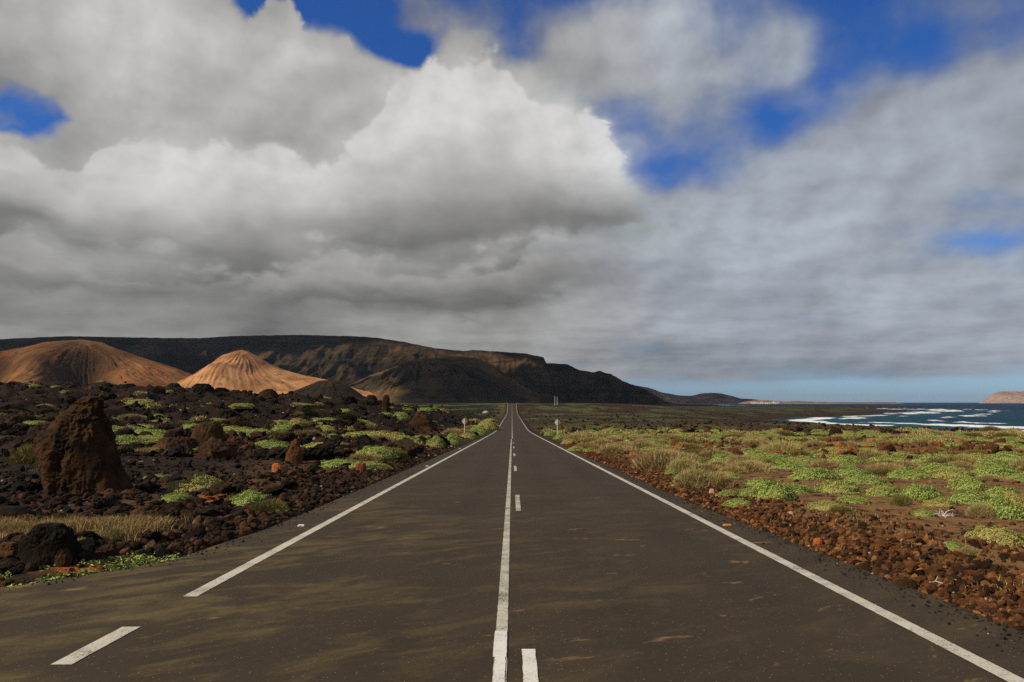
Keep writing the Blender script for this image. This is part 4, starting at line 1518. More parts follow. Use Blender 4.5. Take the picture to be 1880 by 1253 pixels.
crag('pointed_stone', 537, 852, [(852, 518, 556), (838, 521, 554), (825, 527, 549), (812, 533, 543), (806, 536, 540)], 4.4, 'dark pointed stone standing like a fang among green mounds', amp=0.07)
crag('lava_boulder', 372, 818, [(818, 340, 404), (800, 342, 403), (786, 350, 400), (777, 360, 394)], 2.2, 'reddish block with a dark right side on the rubble mound', amp=0.09)
crag('lava_boulder', 316, 822, [(822, 284, 332), (806, 292, 330), (790, 300, 328)], 12.2, 'upright brown slab left of the reddish block on the rubble mound', amp=0.10)
crag('red_block', 662, 868, [(868, 652, 672), (858, 652, 672), (850, 655, 670)], 14.2, 'square red stone at the verge in front of a green mound', mat=M_BLOCK, amp=0.06)
crag('orange_stone', 507, 868, [(868, 495, 519), (858, 496, 516), (852, 500, 510)], 15.2, 'bright orange stone on the dark rubble below the pointed stone', mat=M_ORANGE, amp=0.08)
crag('lava_crag', 773, 789, [(789, 742, 806), (775, 750, 792), (765, 758, 782), (758, 764, 772)], 16.2, 'black lava mass near the round sign on the lava side', amp=0.13)
crag('lava_crag', 707, 765, [(765, 699, 715), (750, 701, 714), (738, 702, 713), (731, 704, 711)], 17.7, 'slender black lava pillar rising above the lava skyline', amp=0.09, dist=120, mat=M_DARKROCK)
for i, (px, py, o) in enumerate(((362, 735, [(735, 330, 395), (720, 340, 388), (706, 350, 376)]), (400, 738, [(738, 375, 425), (722, 384, 416), (711, 392, 408)]), (312, 730, [(730, 290, 335), (718, 298, 328), (708, 306, 320)]),
                             (447, 742, [(742, 425, 470), (728, 436, 460), (715, 444, 452)]), (640, 762, [(762, 618, 660), (748, 626, 652), (738, 634, 646)]), (680, 764, [(764, 662, 696), (752, 668, 690), (742, 674, 684)]), (488, 748, [(748, 462, 515), (735, 474, 506), (724, 482, 496)]),
                             (230, 726, [(726, 205, 255), (714, 214, 246), (706, 224, 238)]), (120, 722, [(722, 90, 150), (710, 104, 140), (701, 112, 128)]))):
    o = [(py - (py - a_) * 0.68, px + (b_ - px) * 0.85, px + (c_ - px) * 0.85) for a_, b_, c_ in o]
    crag('lava_crag', px, py, o, 20.3 + i * 3.7, 'jagged black lava block on the skyline of the lava flow', group='jagged lava blocks on the skyline', amp=0.30, mat=M_DARKROCK, dist=135 + 6 * (i % 3))
crag('lava_boulder', 1538, 802, [(802, 1524, 1556), (794, 1527, 1552), (786, 1531, 1545)], 33.3, 'dark brown lava hump standing in the green field near the shore', amp=0.12)
crag('rust_boulder', 1671, 1086, [(1086, 1650, 1692), (1074, 1651, 1690), (1064, 1658, 1684)], 34.3, 'large rusty boulder at the asphalt edge beside a white stick', mat=M_RUST, amp=0.07)
crag('orange_stone', 1504, 1002, [(1002, 1495, 1513), (992, 1496, 1512), (987, 1500, 1508)], 35.3, 'bright orange stone among rust rocks on the seaward verge', mat=M_ORANGE, amp=0.07)
crag('rust_boulder', 1593, 1055, [(1055, 1575, 1611), (1044, 1578, 1608), (1036, 1586, 1600)], 36.3, 'dark rusty boulder spilled onto the asphalt edge, seaward side', mat=M_RUST, amp=0.12)
crag('pale_stone', 1308, 909, [(909, 1301, 1315), (902, 1303, 1314), (897, 1305, 1311)], 37.3, 'pale salmon stone beside small green shrubs at the rusty verge', mat=rock_material('salmon_stone', 'object', (0.30, 0.15, 0.09), (0.46, 0.26, 0.17), (0.52, 0.32, 0.22)), amp=0.07)
crag('white_boulder', 891, 760, [(760, 884, 899), (757, 886, 897), (755, 889, 894)], 38.3, 'white boulder on the far dark plain left of the climbing road', mat=M_WHITE, amp=0.08)
for i in range(13):
    px, py = 342 + (i * 37) % 64 + rnd.uniform(-4, 4), 910 + (i * 5) % 22
    P = hit(px, py)
    o = link('orange_slab', rock_me(i % 9, M_ORANGE))
    o.location = P + np.array([0, 0, 0.02])
    s_ = rnd.uniform(0.08, 0.17)
    o.scale = (s_ * 1.3, s_, s_ * 0.35)
    o.rotation_euler = (rnd.uniform(-.2, .2), rnd.uniform(-.2, .2), rnd.uniform(0, 6))
    tag(o, 'flat bright orange slab in the orange patch between green shrubs', 'stone', 'orange slabs between the green shrubs')
WHITE_AT = [(160, 923), (31, 917), (178, 943), (203, 943), (48, 938), (338, 960), (226, 915), (238, 848), (258, 850), (418, 858), (430, 872), (425, 824), (282, 846), (300, 870), (455, 745), (520, 762), (470, 765)]
for i, (px, py) in enumerate(WHITE_AT):
    P = hit(px, py)
    o = link('white_stone', rock_me(i % 9, M_WHITE))
    s_ = (2.6 + 0.7 * (i % 3)) * P[1] / F_PX / 2
    o.location = P + np.array([0, 0, s_ * 0.6])
    o.scale = (s_ * 1.3, s_, s_ * 0.8)
    o.rotation_euler = (0, 0, rnd.uniform(0, 6))
    tag(o, 'small white lichened stone on the black lava rubble', 'stone', 'small white stones on the lava rubble')


# ------------------------------------------------------------------ scattered rubble
def scatter(n, y0, y1, side, spread, size_fn, seed, dens=None):
    r_ = np.random.default_rng(seed)
    u = r_.uniform(0, 1, n)
    y = y0 * (y1 / y0) ** u
    off = spread(y, r_)
    x = (edge_r(y) + off) if side > 0 else (edge_l(y) - off)
    if dens is not None:
        k = r_.uniform(0, 1, n) < dens(x, y)
        x, y = x[k], y[k]
    s = size_fn(x, y, r_)
    P = np.stack([x, y, ground_z(x, y)], -1)
    px, py, fw = project(P)
    k = (px > -1100) & (px < 3000) & (P[:, 1] > 3.5) & (coast_sd(x, y) < 4)
    return P[k], s[k]


def logn(r_, n, mean, sig, lo, hi):
    return np.clip(np.exp(r_.normal(math.log(mean), sig, n)), lo, hi)


pl = np.array(PLANTS)


def clear_of_plants(x, y, f=0.8):
    ok = np.ones(len(x), bool)
    for (a, b, r) in PLANTS:
        ok &= np.hypot(x - a, y - b) > r * f
    return ok


LP, LS = [], []
# lava side: verge, field, far flow
for args in (
    (9000, 7.0, 60, -1, lambda y, r: np.abs(r.normal(0, 1, len(y))) * 1.5 + 0.12, lambda x, y, r: logn(r, len(x), 0.030, 0.6, 0.010, 0.12), 201),
    (17000, 7.0, 70, -1, lambda y, r: 0.8 + r.uniform(0, 1, len(y)) * np.maximum(0.95 * y - 3, 3), lambda x, y, r: logn(r, len(x), 0.045, 0.65, 0.02, 0.24), 202),
    (19000, 35, 200, -1, lambda y, r: 1.0 + r.uniform(0, 1, len(y)) * (0.85 * y), lambda x, y, r: logn(r, len(x), 0.12, 0.65, 0.05, 0.75), 203),
    (2500, 150, 600, -1, lambda y, r: 2.0 + r.uniform(0, 1, len(y)) * (0.4 * y), lambda x, y, r: logn(r, len(x), 0.40, 0.5, 0.2, 1.2), 204),
):
    P, S = scatter(*args)
    LP.append(P)
    LS.append(S)
LP, LS = np.concatenate(LP), np.concatenate(LS)
k = clear_of_plants(LP[:, 0], LP[:, 1])
# bare strip of orange soil at the near verge, and the grass bank, hold few stones
_off = edge_l(LP[:, 1]) - LP[:, 0]
_ga, _gb = hit(-40, 985), hit(285, 985)
_gu = (LP[:, 0] - _ga[0]) / (_gb[0] - _ga[0])
_gd = LP[:, 1] - (_ga[1] + (_gb[1] - _ga[1]) * _gu)
_keep = np.random.default_rng(8).uniform(0, 1, len(LP))
k &= ~((LP[:, 1] < 10.3) & (_off < 0.75) & (_keep < 0.93))
k &= ~((_gu > -0.2) & (_gu < 1.0) & (np.abs(_gd - 0.1) < 0.8) & ((_keep < 0.9) | (LS > 0.06)))
LP, LS = LP[k], LS[k]

RP, RS, LP2, LS2 = [], [], [], []
for args in (
    (19000, 4.5, 70, 1, lambda y, r: 0.08 + np.abs(r.normal(0, 1, len(y))) * 0.85, lambda x, y, r: logn(r, len(x), 0.019, 0.62, 0.006, 0.07), 211),
    (5000, 5, 60, 1, lambda y, r: 0.8 + r.uniform(0, 1, len(y)) * np.maximum(1.0 * y - 2, 4), lambda x, y, r: logn(r, len(x), 0.020, 0.7, 0.007, 0.075), 212),
    (4600, 38, 170, 1, lambda y, r: 0.8 + r.uniform(0, 1, len(y)) * (0.9 * y), lambda x, y, r: logn(r, len(x), 0.12, 0.55, 0.05, 0.42), 213),
    (3000, 130, 700, 1, lambda y, r: 2 + r.uniform(0, 1, len(y)) * (0.55 * y), lambda x, y, r: logn(r, len(x), 0.26, 0.5, 0.12, 0.7), 214),
):
    P, S = scatter(*args)
    (LP2 if args[-1] == 214 else RP).append(P)
    (LS2 if args[-1] == 214 else RS).append(S)
RP, RS = np.concatenate(RP), np.concatenate(RS)
k = clear_of_plants(RP[:, 0], RP[:, 1])
RP, RS = RP[k], RS[k]
LP, LS = np.concatenate([LP] + LP2), np.concatenate([LS] + LS2)


def lay_stones(P, S, n_single, mat_o, mat_a, name, label_fn, group, stuff_name, seed):
    px, py, fw = project(P)
    app = S / fw * ((px > 0) & (px < 1880) & (py < 1253))
    order = np.argsort(-app)
    for q in order[:n_single]:
        o = link(name, rock_me(rnd.randrange(9), mat_o))
        o.location = P[q] + np.array([0, 0, S[q] * 0.25])
        o.scale = (S[q] * rnd.uniform(.85, 1.25), S[q] * rnd.uniform(.85, 1.2), S[q] * rnd.uniform(.8, 1.2))
        o.rotation_euler = (rnd.uniform(-.6, .6), rnd.uniform(-.6, .6), rnd.uniform(0, 6.28))
        tag(o, label_fn(P[q], S[q]), 'rock', group)
    rest = order[n_single:]
    r_ = np.random.default_rng(seed)
    near = (fw[rest] < 26) & (S[rest] > 0.016)
    for part, sub in ((rest[near], 2), (rest[~near], 1)):
        shapes = [rock_shape(sub, 300 + i) for i in range(7)]
        idx = r_.integers(0, 7, len(part))
        V, F, T = merge(shapes, idx, P[part] + np.stack([0 * S[part], 0 * S[part], S[part] * 0.25], -1), S[part], r_.uniform(0, 6.28, len(part)), np.where(r_.uniform(0, 1, len(part)) < np.where((P[part, 0] < 0) & (P[part, 1] > 35) & (S[part] < 0.16), 0.07, np.where(S[part] < 0.06, 0.012, 0.0)), 1.0, np.clip(r_.uniform(0, 0.97, len(part)) + (0.22 * np.exp(-(np.maximum(edge_l(P[part, 1]) - P[part, 0], 0) / 2.5) ** 2) * (r_.uniform(0, 1, len(part)) < 0.8) * (P[part, 0] < 0)), 0, 0.97)), 0.5, seed)
        yield make_mesh(stuff_name, V, F, {'tone': T})


for me in lay_stones(LP, LS, 150, M_LAVA, M_LAVA_A, 'lava_rock', lambda P, s: 'rough dark lava rock loose in the rubble field on the lava side', 'loose dark rocks on the lava side', 'rubble', 221):
    o = link('rubble', me, M_LAVA_A)
    o['kind'] = 'stuff'
for me in lay_stones(RP, RS, 150, M_RUST, M_RUST_A, 'rust_rock', lambda P, s: 'rust brown rock loose in the stones along the seaward verge', 'loose rust brown rocks on the seaward verge', 'rubble', 222):
    o = link('rubble', me, M_RUST_A)
    o['kind'] = 'stuff'


def build_gravel():
    r_ = np.random.default_rng(77)
    oc = np.array([[1, 0, 0], [-1, 0, 0], [0, 1, 0], [0, -1, 0], [0, 0, .8], [0, 0, -.8]], float)
    of = np.array([[0, 2, 4], [2, 1, 4], [1, 3, 4], [3, 0, 4], [2, 0, 5], [1, 2, 5], [3, 1, 5], [0, 3, 5]], np.int32)
    n = 9000
    y = 5 * (32 / 5) ** r_.uniform(0, 1, n)
    side = r_.uniform(0, 1, n) < 0.62
    off = r_.normal(0.12, 0.22, n)
    x = np.where(side, edge_r(y) + off, edge_l(y) - off)
    s = logn(r_, n, 0.0075, 0.5, 0.003, 0.024)
    z = np.where(off < 0, road_z(y), ground_z(x, y))
    V, F, T = merge([(oc, of)], np.zeros(n, int), np.stack([x, y, z + s * 0.5], -1), s, r_.uniform(0, 6, n), r_.uniform(0, 1, n), 0.8, 5)
    m = rock_material('gravel_chips', 'attr', (0.020, 0.017, 0.014), (0.045, 0.034, 0.024), (0.12, 0.065, 0.032), p_mid=0.5, pale=(0.45, 0.42, 0.38))
    o = link('gravel', make_mesh('gravel', V, F, {'tone': T}), m)
    o['kind'] = 'stuff'


build_gravel()


# ------------------------------------------------------------------ the rest of the vegetation
def fill_plants():
    r_ = np.random.default_rng(401)
    cand = []
    # sea side field
    n = 15000
    y = 10 * (150 / 10) ** r_.uniform(0, 1, n)
    x = edge_r(y) + 2.3 + r_.uniform(0, 1, n) * (1.05 * y)
    bare = (y < 17) & (x < 0.70 * y + 0.6)
    msk = fbm2(x / 9, y / 14, 3, 0.5, 61)
    thr = np.interp(y, [17, 24, 45, 60, 110, 150], [0.18, 0.0, -0.03, 0.04, 0.06, 0.10]) + 0.5 * np.exp(-((y - 17 - 0.12 * x) / 3.0) ** 2)
    thr = np.where(y < 17, 0.12, thr)
    k = (msk > thr) & (coast_sd(x, y) < -14) & ~bare
    rad = np.clip(r_.normal(0.80, 0.28, n), 0.35, 1.5) * np.interp(y, [17, 60, 150], [0.85, 1.05, 1.5])
    kind = r_.uniform(0, 1, n) + 0.5 * fbm2(x / 6, y / 6, 2, .5, 62)
    kind = np.where((x - edge_r(y) < 7) & (y > 28), kind + 0.45, kind)
    cand += [(a, b, c, d, 1) for a, b, c, d in zip(x[k], y[k], rad[k], kind[k])]
    # lava side
    n = 2600
    y = 24 * (230 / 24) ** r_.uniform(0, 1, n)
    x = edge_l(y) - 2.0 - r_.uniform(0, 1, n) * (0.62 * y)
    msk = fbm2(x / 9, y / 9, 3, 0.5, 63)
    thr = np.interp(y, [24, 40, 70, 120, 230], [0.32, 0.06, 0.08, 0.30, 0.22]) - 0.25 * np.exp(-((edge_l(y) - x) / 5.0) ** 2) * (y > 45)
    k = msk > thr
    rad = np.clip(r_.normal(0.75, 0.25, n), 0.35, 1.4) * np.interp(y, [20, 60, 230], [0.7, 1.0, 1.6])
    kind = r_.uniform(0, 1, n)
    cand += [(a, b, c, d, -1) for a, b, c, d in zip(x[k], y[k], rad[k], kind[k])]
    # olive tufts on the rust gravel and far plain
    taken = list(PLANTS)
    out = []
    cell = {}

    def near_ok(a, b, r):
        ci, cj = int(a // 4), int(b // 4)
        for i in (-1, 0, 1):
            for j in (-1, 0, 1):
                for (p, q, s) in cell.get((ci + i, cj + j), ()):
                    if math.hypot(a - p, b - q) < 0.93 * (r + s):
                        return False
        return True
    for t_ in taken:
        cell.setdefault((int(t_[0] // 4), int(t_[1] // 4)), []).append(t_)
    for c in cand:
        if near_ok(c[0], c[1], c[2]):
            cell.setdefault((int(c[0] // 4), int(c[1] // 4)), []).append(c[:3])
            out.append(c)
    A = np.array(out)
    z = ground_z(A[:, 0], A[:, 1])
    P = np.stack([A[:, 0], A[:, 1], z], -1)
    px, py, fw = project(P)
    vis = (px > -40) & (px < 1920)
    app = A[:, 2] / fw * vis
    n_green = sum(1 for o in COL.objects if o.name.startswith('cushion_shrub'))
    n_dry = sum(1 for o in COL.objects if o.name.startswith(('dry_shrub', 'olive_shrub')))
    left_g, left_d = 285 - n_green, 150 - n_dry
    rest = []
    for q in np.argsort(-app):
        if app[q] <= 0:
            rest.append(q)
            continue
        x, y, rd, kd, side = A[q]
        green = kd < (0.62 if side > 0 else 0.75)
        if green and left_g > 0:
            left_g -= 1
            o = link('cushion_shrub', GREEN_ME[rnd.randrange(5)])
            tag(o, 'bright green cushion shrub in the mounds between the rusty verge and the shore' if side > 0 else 'green cushion shrub in a hollow of the black lava', 'shrub', G_R if side > 0 else G_L)
            hs = rd * rnd.uniform(0.6, 1.0)
        elif not green and left_d > 0:
            left_d -= 1
            ol = rnd.random() < 0.35
            o = link('olive_shrub' if ol else 'dry_shrub', (OLIVE_ME if ol else DRY_ME)[rnd.randrange(2)])
            tag(o, 'beige dry bush among the green mounds on the sea side' if side > 0 else 'dry tan bush on the rough lava beside green mounds', 'bush', D_R if side > 0 else D_L)
            hs = rd * rnd.uniform(0.7, 1.0)
        else:
            rest.append(q)
            continue
        o.location = (x, y, P[q][2] - 0.06 * rd)
        o.scale = (rd * rnd.uniform(.9, 1.2), rd * rnd.uniform(.85, 1.1), hs)
        o.rotation_euler = (0, 0, rnd.uniform(0, 6.28))
    if rest:
        rest = np.array(rest)
        for me0, mat, sel, nm in ((GREEN_FAR, M_GREEN, rest[A[rest, 3] < 0.62], 'far_shrub_cover'), ([two_mesh('x', *twiggy(700, 71, w=0.03), M_DRY)], M_DRY, rest[A[rest, 3] >= 0.62], 'far_dry_cover')):
            if len(sel) == 0:
                continue
            Vs, F4s, F3s, Ts, base = [], [], [], [], 0
            for q in sel:
                i = rnd.randrange(len(me0))
                V, F4, F3, T = (cushion(900, 0.075, 81 + i) if mat is M_GREEN else twiggy(300, 91 + i, w=0.05))
                a = rnd.uniform(0, 6.28)
                rd = A[q, 2]
                x_ = V[:, 0] * math.cos(a) - V[:, 1] * math.sin(a)
                y_ = V[:, 0] * math.sin(a) + V[:, 1] * math.cos(a)
                Vs.append(np.stack([x_, y_, V[:, 2]], -1) * rd + P[q] - np.array([0, 0, 0.05 * rd]))
                F4s.append(F4 + base)
                F3s.append(F3 + base)
                Ts.append(T)
                base += len(V)
            o = link(nm, two_mesh(nm, np.concatenate(Vs), np.concatenate(F4s), np.concatenate(F3s), np.concatenate(Ts), mat))
            o['kind'] = 'stuff'


fill_plants()


def dark_bushes():
    r_ = np.random.default_rng(431)
    n = 130
    y = r_.uniform(58, 165, n)
    a = r_.uniform(-0.68, -0.10, n)
    x = a * y
    k = (fbm2(x / 14, y / 14, 3, .5, 87) > -0.1) & clear_of_plants(x, y, 0.9) & (edge_l(y) - x > 4)
    x, y = x[k], y[k]
    z = ground_z(x, y)
    for i in range(len(x)):
        rd = r_.uniform(0.35, 0.95)
        o = link('dark_shrub', DARK_ME[rnd.randrange(3)])
        o.location = (x[i], y[i], z[i] - 0.05)
        o.scale = (rd * r_.uniform(.8, 1.3), rd * r_.uniform(.8, 1.2), rd * r_.uniform(.8, 1.4))
        o.rotation_euler = (0, 0, r_.uniform(0, 6.28))
        tag(o, 'dark wiry bush on the black lava slope', 'bush', 'dark wiry bushes on the lava slope')


dark_bushes()


def build_grass():
    """dry grass bank behind the boulder on the left, thin tufts and verge weeds"""
    r_ = np.random.default_rng(55)
    n = 42000
    px = r_.uniform(-60, 290, n)
    c0, c1 = hit(-40, 985), hit(285, 985)
    u = r_.uniform(-0.15, 1.02, n)
    x = c0[0] + (c1[0] - c0[0]) * u + r_.normal(0, 0.15, n)
    y = c0[1] + (c1[1] - c0[1]) * u + r_.normal(0.15, 0.55, n)
    msk = fbm2(x / 0.7, y / 0.7, 3, 0.5, 71) + 0.35 - 0.35 * np.abs((y - c0[1] - 0.2) / 0.9) ** 2 - sstep(0.88, 1.05, u) * 0.5
    k = (msk > 0) & (edge_l(y) - x > 0.8)
    x, y, h = x[k], y[k], (0.05 + 0.17 * r_.uniform(0, 1, k.sum()) ** 1.5)
    # sparse tufts over the rubble
    for (a, b, w, m_) in ((500, 1690, 0.10, 900), (1600, 985, 0.7, 260), (1540, 945, 0.4, 300), (1850, 1085, 0.15, 90), (105, 865, 0.5, 700), (400, 905, 0.3, 500), (1480, 955, .4, 120)):
        if b > 1250:
            continue
        p = hit(a, b)
        x = np.concatenate([x, p[0] + r_.normal(0, w, m_)])
        y = np.concatenate([y, p[1] + r_.normal(0, w * 1.3, m_)])
        h = np.concatenate([h, 0.02 + 0.07 * r_.uniform(0, 1, m_)])
    n = len(x)
    z = ground_z(x, y)
    a = r_.uniform(0, 6.28, n)
    lean = r_.normal(0, 0.34, (n, 2)) * (0.6 + 0.9 * r_.uniform(0, 1, (n, 1)))
    w = 0.0018 + 0.003 * r_.uniform(0, 1, n) + 0.002 * (h > 0.12)
    dx_, dy_ = np.cos(a) * w, np.sin(a) * w
    A = np.stack([x - dx_, y - dy_, z - 0.02], -1)
    B = np.stack([x + dx_, y + dy_, z - 0.02], -1)
    Mx = np.stack([x + lean[:, 0] * h * .4, y + lean[:, 1] * h * .4, z + h * .6], -1)
    E = np.stack([x + lean[:, 0] * h, y + lean[:, 1] * h, z + h], -1)
    V = np.stack([A, B, Mx + (B - A) * .45, E, Mx - (B - A) * .45], 1).reshape(-1, 3)
    b5 = np.arange(n)[:, None] * 5
    o = link('dry_grass', two_mesh('dry_grass', V, (b5 + [0, 1, 2, 4]).astype(np.int32), (b5 + [4, 2, 3]).astype(np.int32), np.repeat(r_.uniform(0, 1, n), 5), M_GRASS))
    o['kind'] = 'stuff'
    # creeping green weeds on the near left verge
    n = 5200
    y = r_.uniform(7.2, 10.6, n)
    off = np.abs(r_.normal(0.25, 0.32, n))
    x = edge_l(y) - off + 0.05
    k = fbm2(x / .35, y / .35, 3, .5, 73) + 0.25 * np.exp(-((y - 10.1) / 0.4) ** 2) * 2 > 0.12
    x, y = x[k], y[k]
    n = len(x)
    z = ground_z(x, y)
    s = r_.uniform(0.012, 0.035, n)
    N = r_.normal(0, 0.6, (n, 3)) + np.array([0, 0, 1.0])
    N /= np.linalg.norm(N, axis=1)[:, None]
    T = np.cross(N, r_.normal(size=(n, 3)))
    T /= np.linalg.norm(T, axis=1)[:, None]
    B = np.cross(N, T)
    P = np.stack([x, y, z + r_.uniform(0.0, 0.05, n)], -1)
    V = np.stack([P - T * s[:, None], P - B * s[:, None] * .4, P + T * s[:, None], P + B * s[:, None] * .4], 1).reshape(-1, 3)
    F = (np.arange(n)[:, None] * 4 + np.arange(4)[None]).astype(np.int32)
    me = make_mesh('weeds', V, F, {'tone': np.repeat(r_.uniform(0, 0.8, n), 4)})
    o = link('weeds', me, M_GREEN)
    o['kind'] = 'stuff'


build_grass()


# ------------------------------------------------------------------ bleached sticks
def tube(path, r0, r1, seg=7):
    path = np.array(path, float)
    n = len(path)
    V, F = [], []
    for i in range(n):
        d = path[min(i + 1, n - 1)] - path[max(i - 1, 0)]
        d /= np.linalg.norm(d)
        s = np.cross(d, [0.1, 0.3, 1.0])
        s /= np.linalg.norm(s)
        t_ = np.cross(d, s)
        r = r0 + (r1 - r0) * i / (n - 1)
        for k_ in range(seg):
            a = 2 * math.pi * k_ / seg
            V.append(path[i] + r * (math.cos(a) * s + math.sin(a) * t_))
    for i in range(n - 1):
        for k_ in range(seg):
            F.append([i * seg + k_, i * seg + (k_ + 1) % seg, (i + 1) * seg + (k_ + 1) % seg, (i + 1) * seg + k_])
    return np.array(V), np.array(F, np.int32)


def join(parts):
    Vs, Fs, b = [], [], 0
    for V, F in parts:
        Vs.append(V)
        Fs.append(F + b)
        b += len(V)
    return np.concatenate(Vs), np.concatenate(Fs)


a, b = hit(1697, 1077), hit(1742, 1079)
up = np.array([0, 0, 0.02])
mid = (a + b) / 2 + np.array([0, 0.01, 0.03])
V, F = join([tube([a + up, (a + mid) / 2 + up, mid + up, b + up], 0.006, 0.004), tube([mid + up, mid + up + np.array([0.05, 0.05, 0.04])], 0.005, 0.003)])
o = link('stick', make_mesh('stick', V - a, F, {'tone': np.full(len(V), .8)}, True), M_GREYTWIG, loc=a)
tag(o, 'bleached white stick lying beside the rusty boulder at the verge', 'stick')
P = hit(1733, 950)
rr = np.random.default_rng(9)
parts = []
for i in range(34):
    d = rr.normal(0, 1, 3) * np.array([1, 0.7, 0.4]) + np.array([0, 0, 0.35])
    d /= np.linalg.norm(d)
    L = rr.uniform(0.08, 0.22)
    q = d * L * .5 + rr.normal(0, .03, 3)
    parts.append(tube([np.zeros(3), q, d * L], 0.008, 0.003, 5))
V, F = join(parts)
V[:, 2] = np.abs(V[:, 2])
o = link('dead_bush', make_mesh('dead_bush', V, F, {'tone': np.full(len(V), .6)}), M_GREYTWIG, loc=P)
tag(o, 'bleached white dead bush on bare soil beside a flat green shrub', 'bush')


# ------------------------------------------------------------------ signs, reflectors, posts
def simple_mat(name, col, rough=0.5, metal=0.0):
    m, t, b = material(name)
    n = t.noise(t.pos(), 14.0, 4, 0.6)
    t.put(b.inputs['Base Color'], t.mix(t.mapr(n, 0.35, 0.75, 0.0, 0.35), col, tuple(c * 0.6 for c in col)))
    b.inputs['Roughness'].default_value = rough
    b.inputs['Metallic'].default_value = metal
    b.inputs['Specular IOR Level'].default_value = 0.3
    return m


M_POST = simple_mat('painted_post', (0.62, 0.58, 0.48))
M_PLATE = simple_mat('weathered_sheet_metal', (0.60, 0.56, 0.48), 0.6)
M_BRACKET = simple_mat('bracket_metal', (0.30, 0.28, 0.25), 0.6)
M_WHITEP = simple_mat('white_plastic', (0.72, 0.70, 0.65))
M_ORANGEP = simple_mat('orange_plastic', (0.62, 0.22, 0.05))
M_WALL = simple_mat('limewash', (0.72, 0.68, 0.60), 0.9)
M_DARK = simple_mat('dark_opening', (0.05, 0.05, 0.06))


def bm_obj(name, mat, parent, fn):
    bm = bmesh.new()
    fn(bm)
    me = bpy.data.meshes.new(name)
    bm.to_mesh(me)
    bm.free()
    return link(name, me, mat, parent)


def cyl(bm, r, h, loc=(0, 0, 0), rot=None, seg=20, r2=None):
    M = Matrix.Translation(loc) @ (rot or Matrix.Identity(4))
    bmesh.ops.create_cone(bm, cap_ends=True, segments=seg, radius1=r, radius2=r if r2 is None else r2, depth=h, matrix=M)


def box(bm, sx, sy, sz, loc=(0, 0, 0), bev=0.0):
    g = bmesh.ops.create_cube(bm, size=1.0, matrix=Matrix.Translation(loc) @ Matrix.Diagonal((sx, sy, sz, 1)))
    if bev:
        es = list({e for v in g['verts'] for e in v.link_edges})
        bmesh.ops.bevel(bm, geom=es, offset=bev, segments=2, affect='EDGES')


def empty(name, loc, label, cat, group=None, rz=0.0):
    o = bpy.data.objects.new(name, None)
    o.empty_display_size = 0.2
    COL.objects.link(o)
    o.location = loc
    o.rotation_euler = (0, 0, rz)
    return tag(o, label, cat, group)


def road_sign(px, py_base, py_top, label):
    P = hit(px, py_base)
    H = (py_base - py_top) * P[1] / F_PX
    rad = 5.0 * P[1] / F_PX
    root = empty('road_sign', (P[0], P[1], P[2] - 0.05), label, 'road sign', 'round road signs seen from behind', rnd.uniform(-0.06, 0.06))
    H += 0.05
    RX = Matrix.Rotation(math.pi / 2, 4, 'X')
    bm_obj('post', M_POST, root, lambda bm: (cyl(bm, 0.045, H, (0, 0, H / 2)), cyl(bm, 0.047, 0.02, (0, 0, H + 0.01))))
    zc = H - rad * 0.98

    def plate(bm):
        cyl(bm, rad, 0.012, (0, 0.085, zc), RX, 40)
        # folded rim of the plate, towards the back
        for k_ in range(40):
            a0 = 2 * math.pi * k_ / 40
            M = Matrix.Translation((0, 0.072, zc)) @ Matrix.Rotation(a0, 4, 'Y') @ Matrix.Translation((0, 0, rad - 0.006)) @ Matrix.Diagonal((rad * 0.16, 0.026, 0.012, 1))
            bmesh.ops.create_cube(bm, size=1.0, matrix=M)
    bm_obj('sign_plate', M_PLATE, root, plate)
    for dz_ in (-0.45, 0.45):
        bm_obj('bracket', M_BRACKET, root, lambda bm: box(bm, 0.24, 0.030, 0.05, (0, 0.063, zc + dz_ * rad), 0.004))
    return root


road_sign(852.9, 802.5, 769.5, 'round road sign seen from behind on the lava side of the road')
road_sign(1023.4, 804.5, 771.0, 'round road sign seen from behind on the sea side of the road')


def reflector(px, py, lens, label, w):
    d = px_dir(px, py)
    y = np.linspace(5, 120, 4000)
    k_ = np.argmin(np.abs(CAM_Z + d[2] / d[1] * y - road_z(y) - 0.01))
    yy = y[k_]
    x = d[0] / d[1] * yy
    root = empty('road_stud', (x, yy, float(road_z(yy)) + 0.002), label, 'road stud', 'reflective road studs on the shoulders')

    def body(bm):
        box(bm, w, 0.09, 0.022, (0, 0, 0.011))
        for v in bm.verts:
            if v.co.z > 0.015:
                v.co.x *= 0.82
                v.co.y *= 0.55
    bm_obj('stud_body', lens, root, body)
    bm_obj('lens', M_WHITEP if lens is M_WHITEP else M_ORANGEP, root, lambda bm: box(bm, w * 0.72, 0.004, 0.010, (0, -0.040, 0.012)))
    return root


reflector(553, 965, M_WHITEP, 'white road stud on the left shoulder, nearest the camera', 0.11)
reflector(784, 856, M_WHITEP, 'white road stud on the left shoulder, second from the camera', 0.12)
reflector(844, 824, M_WHITEP, 'white road stud on the left shoulder, farthest of the white ones', 0.12)
reflector(1335, 964, M_ORANGEP, 'orange road stud on the right shoulder, nearest the camera', 0.13)
reflector(1098, 856, M_ORANGEP, 'orange road stud on the right shoulder, far down the road', 0.13)

